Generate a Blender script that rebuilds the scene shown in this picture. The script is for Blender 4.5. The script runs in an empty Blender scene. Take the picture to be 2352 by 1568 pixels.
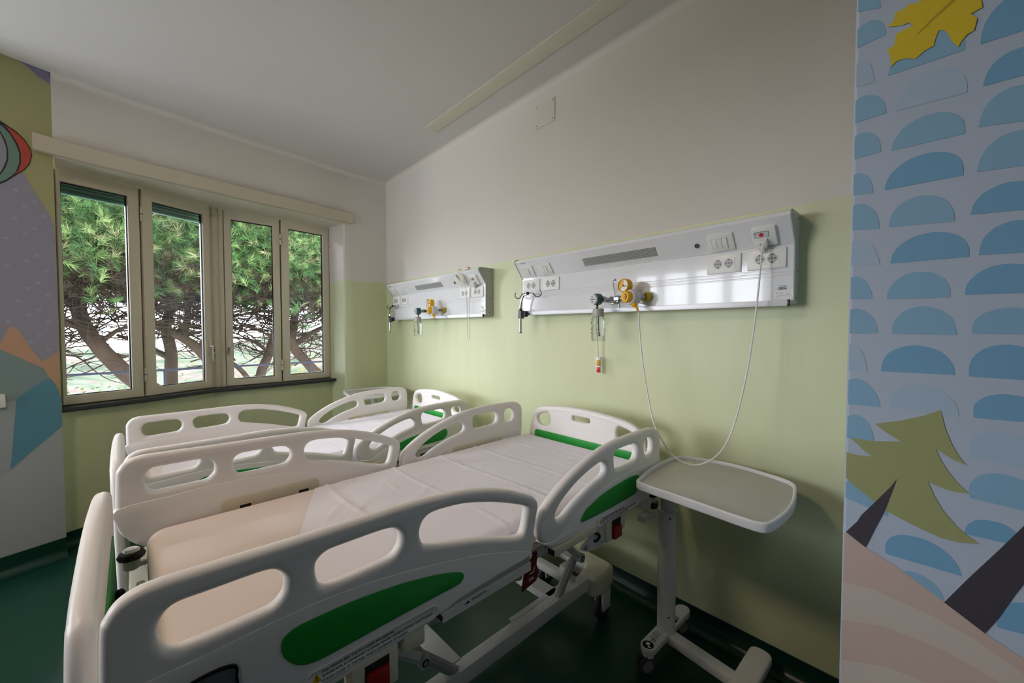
import bpy, bmesh, math, random
from mathutils import Vector, Matrix
from mathutils.geometry import tessellate_polygon
import numpy as np
random.seed(7)
S = bpy.context.scene
COL = S.collection
PI = math.pi

# ------------------------------------------------------------------ materials
def lin(c):
    return tuple(((x/255)/12.92 if x/255 <= .04045 else ((x/255+.055)/1.055)**2.4) for x in c)

MATS = {}
def mat(name, rgb, rough=.5, metal=0., spec=.5, noise=0., scale=6., bump=0., bscale=60., trans=0., ior=1.45, alpha=1., coat=0., emit=0.):
    if name in MATS: return MATS[name]
    m = bpy.data.materials.new(name); m.use_nodes = True
    nt = m.node_tree; b = nt.nodes['Principled BSDF']
    col = (*lin(rgb), 1)
    b.inputs['Base Color'].default_value = col
    b.inputs['Roughness'].default_value = rough
    b.inputs['Metallic'].default_value = metal
    b.inputs['Specular IOR Level'].default_value = spec
    b.inputs['IOR'].default_value = ior
    b.inputs['Transmission Weight'].default_value = trans
    b.inputs['Coat Weight'].default_value = coat
    if noise or bump:
        tc = nt.nodes.new('ShaderNodeTexCoord')
    if noise:
        n = nt.nodes.new('ShaderNodeTexNoise'); n.inputs['Scale'].default_value = scale; n.inputs['Detail'].default_value = 5
        nt.links.new(tc.outputs['Object'], n.inputs['Vector'])
        mx = nt.nodes.new('ShaderNodeMix'); mx.data_type = 'RGBA'
        mx.inputs[6].default_value = tuple(max(0, c*(1-noise)) for c in col[:3])+(1,)
        mx.inputs[7].default_value = tuple(min(1, c*(1+noise)) for c in col[:3])+(1,)
        nt.links.new(n.outputs['Fac'], mx.inputs[0]); nt.links.new(mx.outputs[2], b.inputs['Base Color'])
    if bump:
        n2 = nt.nodes.new('ShaderNodeTexNoise'); n2.inputs['Scale'].default_value = bscale; n2.inputs['Detail'].default_value = 4
        nt.links.new(tc.outputs['Object'], n2.inputs['Vector'])
        bp = nt.nodes.new('ShaderNodeBump'); bp.inputs['Strength'].default_value = bump; bp.inputs['Distance'].default_value = .01
        nt.links.new(n2.outputs['Fac'], bp.inputs['Height']); nt.links.new(bp.outputs['Normal'], b.inputs['Normal'])
    MATS[name] = m
    return m

def glass_mat(name, tint=(255,255,255), gloss=.05, rough=.0):
    m = bpy.data.materials.new(name); m.use_nodes = True
    nt = m.node_tree; nt.nodes.clear()
    o = nt.nodes.new('ShaderNodeOutputMaterial'); t = nt.nodes.new('ShaderNodeBsdfTransparent'); g = nt.nodes.new('ShaderNodeBsdfGlossy')
    f = nt.nodes.new('ShaderNodeFresnel'); f.inputs['IOR'].default_value = 1.45
    mu = nt.nodes.new('ShaderNodeMath'); mu.operation = 'MULTIPLY'; mu.inputs[1].default_value = gloss*20
    mx = nt.nodes.new('ShaderNodeMixShader')
    t.inputs['Color'].default_value = (*lin(tint), 1); g.inputs['Roughness'].default_value = rough
    nt.links.new(f.outputs[0], mu.inputs[0]); nt.links.new(mu.outputs[0], mx.inputs[0]); nt.links.new(t.outputs[0], mx.inputs[1]); nt.links.new(g.outputs[0], mx.inputs[2])
    nt.links.new(mx.outputs[0], o.inputs[0])
    MATS[name] = m
    return m

def wall_paint():
    """white paint above 2.02 m, olive-green washable paint below, faint mottling and wipe streaks"""
    m = bpy.data.materials.new('two_tone_wall_paint'); m.use_nodes = True
    nt = m.node_tree; b = nt.nodes['Principled BSDF']; N = nt.nodes.new; L = nt.links.new
    tc = N('ShaderNodeTexCoord'); sp = N('ShaderNodeSeparateXYZ'); L(tc.outputs['Object'], sp.inputs[0])
    nz = N('ShaderNodeTexNoise'); nz.inputs['Scale'].default_value = 30; L(tc.outputs['Object'], nz.inputs['Vector'])
    ad = N('ShaderNodeMath'); ad.operation = 'MULTIPLY_ADD'; ad.inputs[1].default_value = .008; L(nz.outputs['Fac'], ad.inputs[0]); L(sp.outputs['Z'], ad.inputs[2])
    gt = N('ShaderNodeMath'); gt.operation = 'GREATER_THAN'; gt.inputs[1].default_value = 2.022; L(ad.outputs[0], gt.inputs[0])
    mp = N('ShaderNodeMapping'); mp.inputs['Scale'].default_value = (7, 7, .8); L(tc.outputs['Object'], mp.inputs[0])
    st = N('ShaderNodeTexNoise'); st.inputs['Scale'].default_value = 1.6; st.inputs['Detail'].default_value = 6; L(mp.outputs[0], st.inputs['Vector'])
    g = N('ShaderNodeMix'); g.data_type = 'RGBA'; g.inputs[6].default_value = (*lin((200,205,161)),1); g.inputs[7].default_value = (*lin((210,215,177)),1); L(st.outputs['Fac'], g.inputs[0])
    nw = N('ShaderNodeTexNoise'); nw.inputs['Scale'].default_value = 1.3; L(tc.outputs['Object'], nw.inputs['Vector'])
    w = N('ShaderNodeMix'); w.data_type = 'RGBA'; w.inputs[6].default_value = (*lin((214,208,198)),1); w.inputs[7].default_value = (*lin((220,215,207)),1); L(nw.outputs['Fac'], w.inputs[0])
    mx = N('ShaderNodeMix'); mx.data_type = 'RGBA'; L(gt.outputs[0], mx.inputs[0]); L(g.outputs[2], mx.inputs[6]); L(w.outputs[2], mx.inputs[7])
    L(mx.outputs[2], b.inputs['Base Color'])
    ro = N('ShaderNodeMath'); ro.operation = 'MULTIPLY_ADD'; ro.inputs[1].default_value = .35; ro.inputs[2].default_value = .42; L(gt.outputs[0], ro.inputs[0]); L(ro.outputs[0], b.inputs['Roughness'])
    bn = N('ShaderNodeTexNoise'); bn.inputs['Scale'].default_value = 9; bn.inputs['Detail'].default_value = 3; L(tc.outputs['Object'], bn.inputs['Vector'])
    bp = N('ShaderNodeBump'); bp.inputs['Strength'].default_value = .12; bp.inputs['Distance'].default_value = .02; L(bn.outputs['Fac'], bp.inputs['Height']); L(bp.outputs['Normal'], b.inputs['Normal'])
    MATS[m.name] = m
    return m

WALL = wall_paint()
CEIL = mat('ceiling_paint', (212,208,204), .9, noise=.02, scale=2, bump=.05, bscale=40)
CREAM = mat('cream_painted_board', (226,218,200), .6)
FLOOR = mat('green_vinyl', (12,52,41), .30, noise=.16, scale=3.5, bump=.04, bscale=30)
PLAS = mat('off_white_plastic', (238,234,232), .38, bump=.015, bscale=500)
PLAS2 = mat('cream_plastic', (212,205,184), .45)
STEELW = mat('white_powder_coat', (216,214,210), .35)
GREYW = mat('grey_powder_coat', (160,158,154), .4)
GREEN = mat('green_insert', (30,150,52), .42)
GREEN_D = mat('green_trim', (28,120,48), .5)
BLACK = mat('black_plastic', (16,15,16), .25)
DARK = mat('dark_recess', (30,28,26), .7)
RUBBER = mat('grey_rubber', (62,60,60), .6)
WHEELG = mat('light_grey_wheel', (120,120,118), .5)
RED = mat('red_plastic', (150,18,14), .4)
REDB = mat('red_button', (220,30,20), .35)
YEL = mat('yellow_plastic', (232,176,20), .4)
OLIVE = mat('olive_yellow_ring', (178,160,20), .45)
TEALP = mat('teal_plastic', (52,96,98), .4)
CHROME = mat('chrome', (168,168,172), .14, 1.)
DSTEEL = mat('dark_steel_wire', (92,92,94), .3, .8)
ALU = mat('brushed_aluminium', (212,212,216), .45, .5)
MATT = mat('beige_mattress_cover', (236,222,216), .5, bump=.03, bscale=40)
GLOSSW = mat('glossy_white_panel', (226,227,229), .12, coat=.3)
ENDGREY = mat('grey_end_cap', (176,180,178), .45)
SOCKW = mat('white_socket_plastic', (232,231,227), .3)
SOCKG = mat('grey_socket_face', (176,176,174), .4)
TABLEG = mat('grey_table_laminate', (196,194,186), .5)
TABLEW = mat('white_table_edge', (226,226,228), .4)
FRAME = mat('cream_window_frame', (214,206,186), .45)
SILL = mat('dark_slate_sill', (44,48,52), .35, noise=.1, scale=20)
SHUT = mat('dark_green_shutter', (28,84,66), .5)
INK = mat('black_print', (20,20,22), .7)
INKG = mat('grey_print', (110,110,110), .7)
WHITEP = mat('white_print', (240,240,240), .6)
DIAL = mat('dial_face', (240,240,238), .4)
CABLE = mat('white_cable', (226,224,216), .45)
PANE = glass_mat('window_glass', (250,253,252), .05)
CLEAR = glass_mat('clear_bottle_plastic', (246,248,248), .025, .05)
METER = mat('grey_display', (92,98,100), .3)
IRON = mat('blue_grey_railing', (20,24,36), .6, spec=.1)

# ------------------------------------------------------------------ mesh helpers
class MB:
    """collects shapes, becomes ONE mesh"""
    def __init__(s): s.bm = bmesh.new(); s.mats = []
    def mi(s, m):
        if m not in s.mats: s.mats.append(m)
        return s.mats.index(m)
    def add(s, bm2, m, M=None):
        if M is not None: bmesh.ops.transform(bm2, matrix=M, verts=bm2.verts)
        i = s.mi(m)
        for f in bm2.faces: f.material_index = i
        me = bpy.data.meshes.new('tmp'); bm2.to_mesh(me); bm2.free()
        s.bm.from_mesh(me); bpy.data.meshes.remove(me)
        return s
    def addmesh(s, me, m, M=None):
        bm2 = bmesh.new(); bm2.from_mesh(me); bpy.data.meshes.remove(me)
        return s.add(bm2, m, M)
    def box(s, c, d, m, bev=0., M=None, seg=2, taper=None):
        b = bmesh.new(); bmesh.ops.create_cube(b, size=1)
        for v in b.verts: v.co = Vector((v.co.x*d[0], v.co.y*d[1], v.co.z*d[2]))
        if taper:
            for v in b.verts:
                if v.co.z > 0: v.co.x *= taper; v.co.y *= taper
        if bev: bmesh.ops.bevel(b, geom=b.edges[:], offset=bev, segments=seg, affect='EDGES', profile=.6)
        bmesh.ops.translate(b, verts=b.verts, vec=c)
        return s.add(b, m, M)
    def bx(s, a, b_, m, bev=0., M=None):
        c = [(p+q)/2 for p, q in zip(a, b_)]; d = [abs(p-q) for p, q in zip(a, b_)]
        return s.box(c, d, m, bev, M)
    def cyl(s, p, q, r, m, r2=None, n=20, cap=True, M=None, bev=0):
        p, q = Vector(p), Vector(q); d = q-p
        b = bmesh.new(); bmesh.ops.create_cone(b, cap_ends=cap, segments=n, radius1=r, radius2=r if r2 is None else r2, depth=d.length)
        if bev:
            es = [e for e in b.edges if abs(e.verts[0].co.z-e.verts[1].co.z) < 1e-6]
            bmesh.ops.bevel(b, geom=es, offset=bev, segments=2, affect='EDGES')
        R = d.to_track_quat('Z', 'Y').to_matrix().to_4x4(); R.translation = (p+q)/2
        bmesh.ops.transform(b, matrix=R, verts=b.verts)
        return s.add(b, m, M)
    def sph(s, c, r, m, sc=(1,1,1), M=None, n=16):
        b = bmesh.new(); bmesh.ops.create_uvsphere(b, u_segments=n, v_segments=n//2+2, radius=r)
        for v in b.verts: v.co = Vector((v.co.x*sc[0], v.co.y*sc[1], v.co.z*sc[2]))+Vector(c)
        return s.add(b, m, M)
    def tube(s, pts, r, m, n=10, smooth=0, M=None, rads=None):
        P = [Vector(p) for p in pts]
        if smooth: P = catmull(P, smooth)
        b = bmesh.new(); rings = []
        up = Vector((0,0,1)); t0 = (P[1]-P[0]).normalized()
        if abs(t0.dot(up)) > .95: up = Vector((1,0,0))
        nrm = (up - t0*up.dot(t0)).normalized()
        for i, p in enumerate(P):
            t = (P[min(i+1, len(P)-1)]-P[max(i-1, 0)]).normalized()
            nrm = (nrm - t*nrm.dot(t)).normalized(); bn = t.cross(nrm)
            rr = r if rads is None else rads[0]+(rads[1]-rads[0])*i/(len(P)-1)
            rings.append([b.verts.new(p+(nrm*math.cos(2*PI*k/n)+bn*math.sin(2*PI*k/n))*rr) for k in range(n)])
        for a, c in zip(rings, rings[1:]):
            for k in range(n): b.faces.new((a[k], a[(k+1)%n], c[(k+1)%n], c[k]))
        b.faces.new(rings[0][::-1]); b.faces.new(rings[-1])
        return s.add(b, m, M)
    def poly(s, pts3, m, M=None):
        b = bmesh.new(); vs = [b.verts.new(p) for p in pts3]
        for t in tessellate_polygon([[Vector(p) for p in pts3]]):
            try: b.faces.new([vs[i] for i in t])
            except ValueError: pass
        bmesh.ops.recalc_face_normals(b, faces=b.faces[:])
        return s.add(b, m, M)
    def prism(s, pts, axis, a, c, m, M=None, bev=0.):
        """extrude 2-D polygon along axis between a and c"""
        def P(p, h): return {'x': (h, p[0], p[1]), 'y': (p[0], h, p[1]), 'z': (p[0], p[1], h)}[axis]
        b = bmesh.new(); v0 = [b.verts.new(P(p, a)) for p in pts]; v1 = [b.verts.new(P(p, c)) for p in pts]
        n = len(pts)
        f0 = b.faces.new(v0); f1 = b.faces.new(v1[::-1])
        for i in range(n): b.faces.new((v0[i], v1[i], v1[(i+1)%n], v0[(i+1)%n]))
        bmesh.ops.recalc_face_normals(b, faces=b.faces[:])
        if bev: bmesh.ops.bevel(b, geom=list(f0.edges)+list(f1.edges), offset=bev, segments=2, affect='EDGES')
        bmesh.ops.triangulate(b, faces=[f for f in b.faces if len(f.verts) > 4], ngon_method='EAR_CLIP')
        return s.add(b, m, M)
    def lathe(s, prof, m, n=28, M=None):
        """prof: (r, z) from bottom to top, round z"""
        b = bmesh.new(); rings = []
        for r, z in prof: rings.append([b.verts.new((r*math.cos(2*PI*k/n), r*math.sin(2*PI*k/n), z)) for k in range(n)])
        for a, c in zip(rings, rings[1:]):
            for k in range(n): b.faces.new((a[k], a[(k+1)%n], c[(k+1)%n], c[k]))
        bmesh.ops.recalc_face_normals(b, faces=b.faces[:])
        return s.add(b, m, M)
    def text(s, body, size, m, M, ext=.0002, align='LEFT'):
        cu = bpy.data.curves.new('txt', 'FONT'); cu.body = body; cu.size = size; cu.extrude = ext; cu.align_x = align
        cu.resolution_u = 3
        return s.addmesh(curve_to_mesh(cu), m, M)
    def mesh(s, name, smooth=35):
        me = bpy.data.meshes.new(name)
        bmesh.ops.remove_doubles(s.bm, verts=s.bm.verts, dist=1e-6)
        s.bm.to_mesh(me); s.bm.free()
        for m in s.mats: me.materials.append(m)
        if smooth:
            me.polygons.foreach_set('use_smooth', [True]*len(me.polygons)); me.set_sharp_from_angle(angle=math.radians(smooth))
        return me
    def obj(s, name, parent=None, smooth=35, loc=None):
        return link(name, s.mesh(name, smooth), parent, loc)

def link(name, me, parent=None, loc=None):
    o = bpy.data.objects.new(name, me); COL.objects.link(o)
    if parent is not None: o.parent = parent
    if loc is not None: o.location = loc
    return o

def curve_to_mesh(cu):
    o = bpy.data.objects.new('tmpc', cu); COL.objects.link(o)
    dg = bpy.context.evaluated_depsgraph_get(); dg.update()
    me = bpy.data.meshes.new_from_object(o.evaluated_get(dg))
    bpy.data.objects.remove(o); bpy.data.curves.remove(cu)
    me.materials.clear()
    return me

def catmull(P, k, closed=False):
    out = []; n = len(P); rng = range(n) if closed else range(n-1)
    for i in rng:
        if closed: a, b, c, d = P[i-1], P[i], P[(i+1)%n], P[(i+2)%n]
        else: a, b, c, d = P[max(i-1,0)], P[i], P[i+1], P[min(i+2,n-1)]
        for j in range(k):
            t = j/k
            out.append(.5*((2*b)+(c-a)*t+(2*a-5*b+4*c-d)*t*t+(3*b-a-3*c+d)*t**3))
    if not closed: out.append(P[-1])
    return out

def smooth2(pts, k=4):
    return [(v.x, v.y) for v in catmull([Vector((p[0], p[1])) for p in pts], k, True)]

def plate(loops, thick, bev, res=3):
    """rounded-edge plate with holes; first loop is the outline. Built in XY, thickness along Z (0..thick)"""
    cu = bpy.data.curves.new('c', 'CURVE'); cu.dimensions = '2D'; cu.fill_mode = 'BOTH'
    cu.extrude = max(thick/2-bev, 0); cu.bevel_depth = bev; cu.bevel_resolution = res; cu.offset = -bev
    for lp in loops:
        sp = cu.splines.new('POLY'); sp.points.add(len(lp)-1)
        for p, q in zip(sp.points, lp): p.co = (q[0], q[1], 0, 1)
        sp.use_cyclic_u = True
    me = curve_to_mesh(cu)
    me.transform(Matrix.Translation((0, 0, thick/2)))
    return me

def rrect(x0, y0, x1, y1, r, n=5):
    out = []
    for cx, cy, a in ((x1-r, y1-r, 0), (x0+r, y1-r, 90), (x0+r, y0+r, 180), (x1-r, y0+r, 270)):
        for k in range(n+1):
            t = math.radians(a+90*k/n); out.append((cx+r*math.cos(t), cy+r*math.sin(t)))
    return out

def thing(name, label, cat, loc=(0,0,0), rz=0., group=None):
    o = bpy.data.objects.new(name, None); COL.objects.link(o); o.empty_display_size = .05
    o.location = loc; o.rotation_euler = (0, 0, rz); o['label'] = label; o['category'] = cat
    if group: o['group'] = group
    return o
def tag(o, label, cat, group=None):
    o['label'] = label; o['category'] = cat
    if group: o['group'] = group
    return o
def struct(o, label=None, cat=None):
    o['kind'] = 'structure'
    if label: o['label'] = label; o['category'] = cat
    return o
def dup_tree(src, parent=None):
    c = src.copy(); COL.objects.link(c); c.parent = parent
    for ch in [x for x in bpy.data.objects if x.parent == src]: dup_tree(ch, c)
    return c
SKY = 15.0; WARM = 15; FILL = 5; EXPO = 0.38
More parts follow.
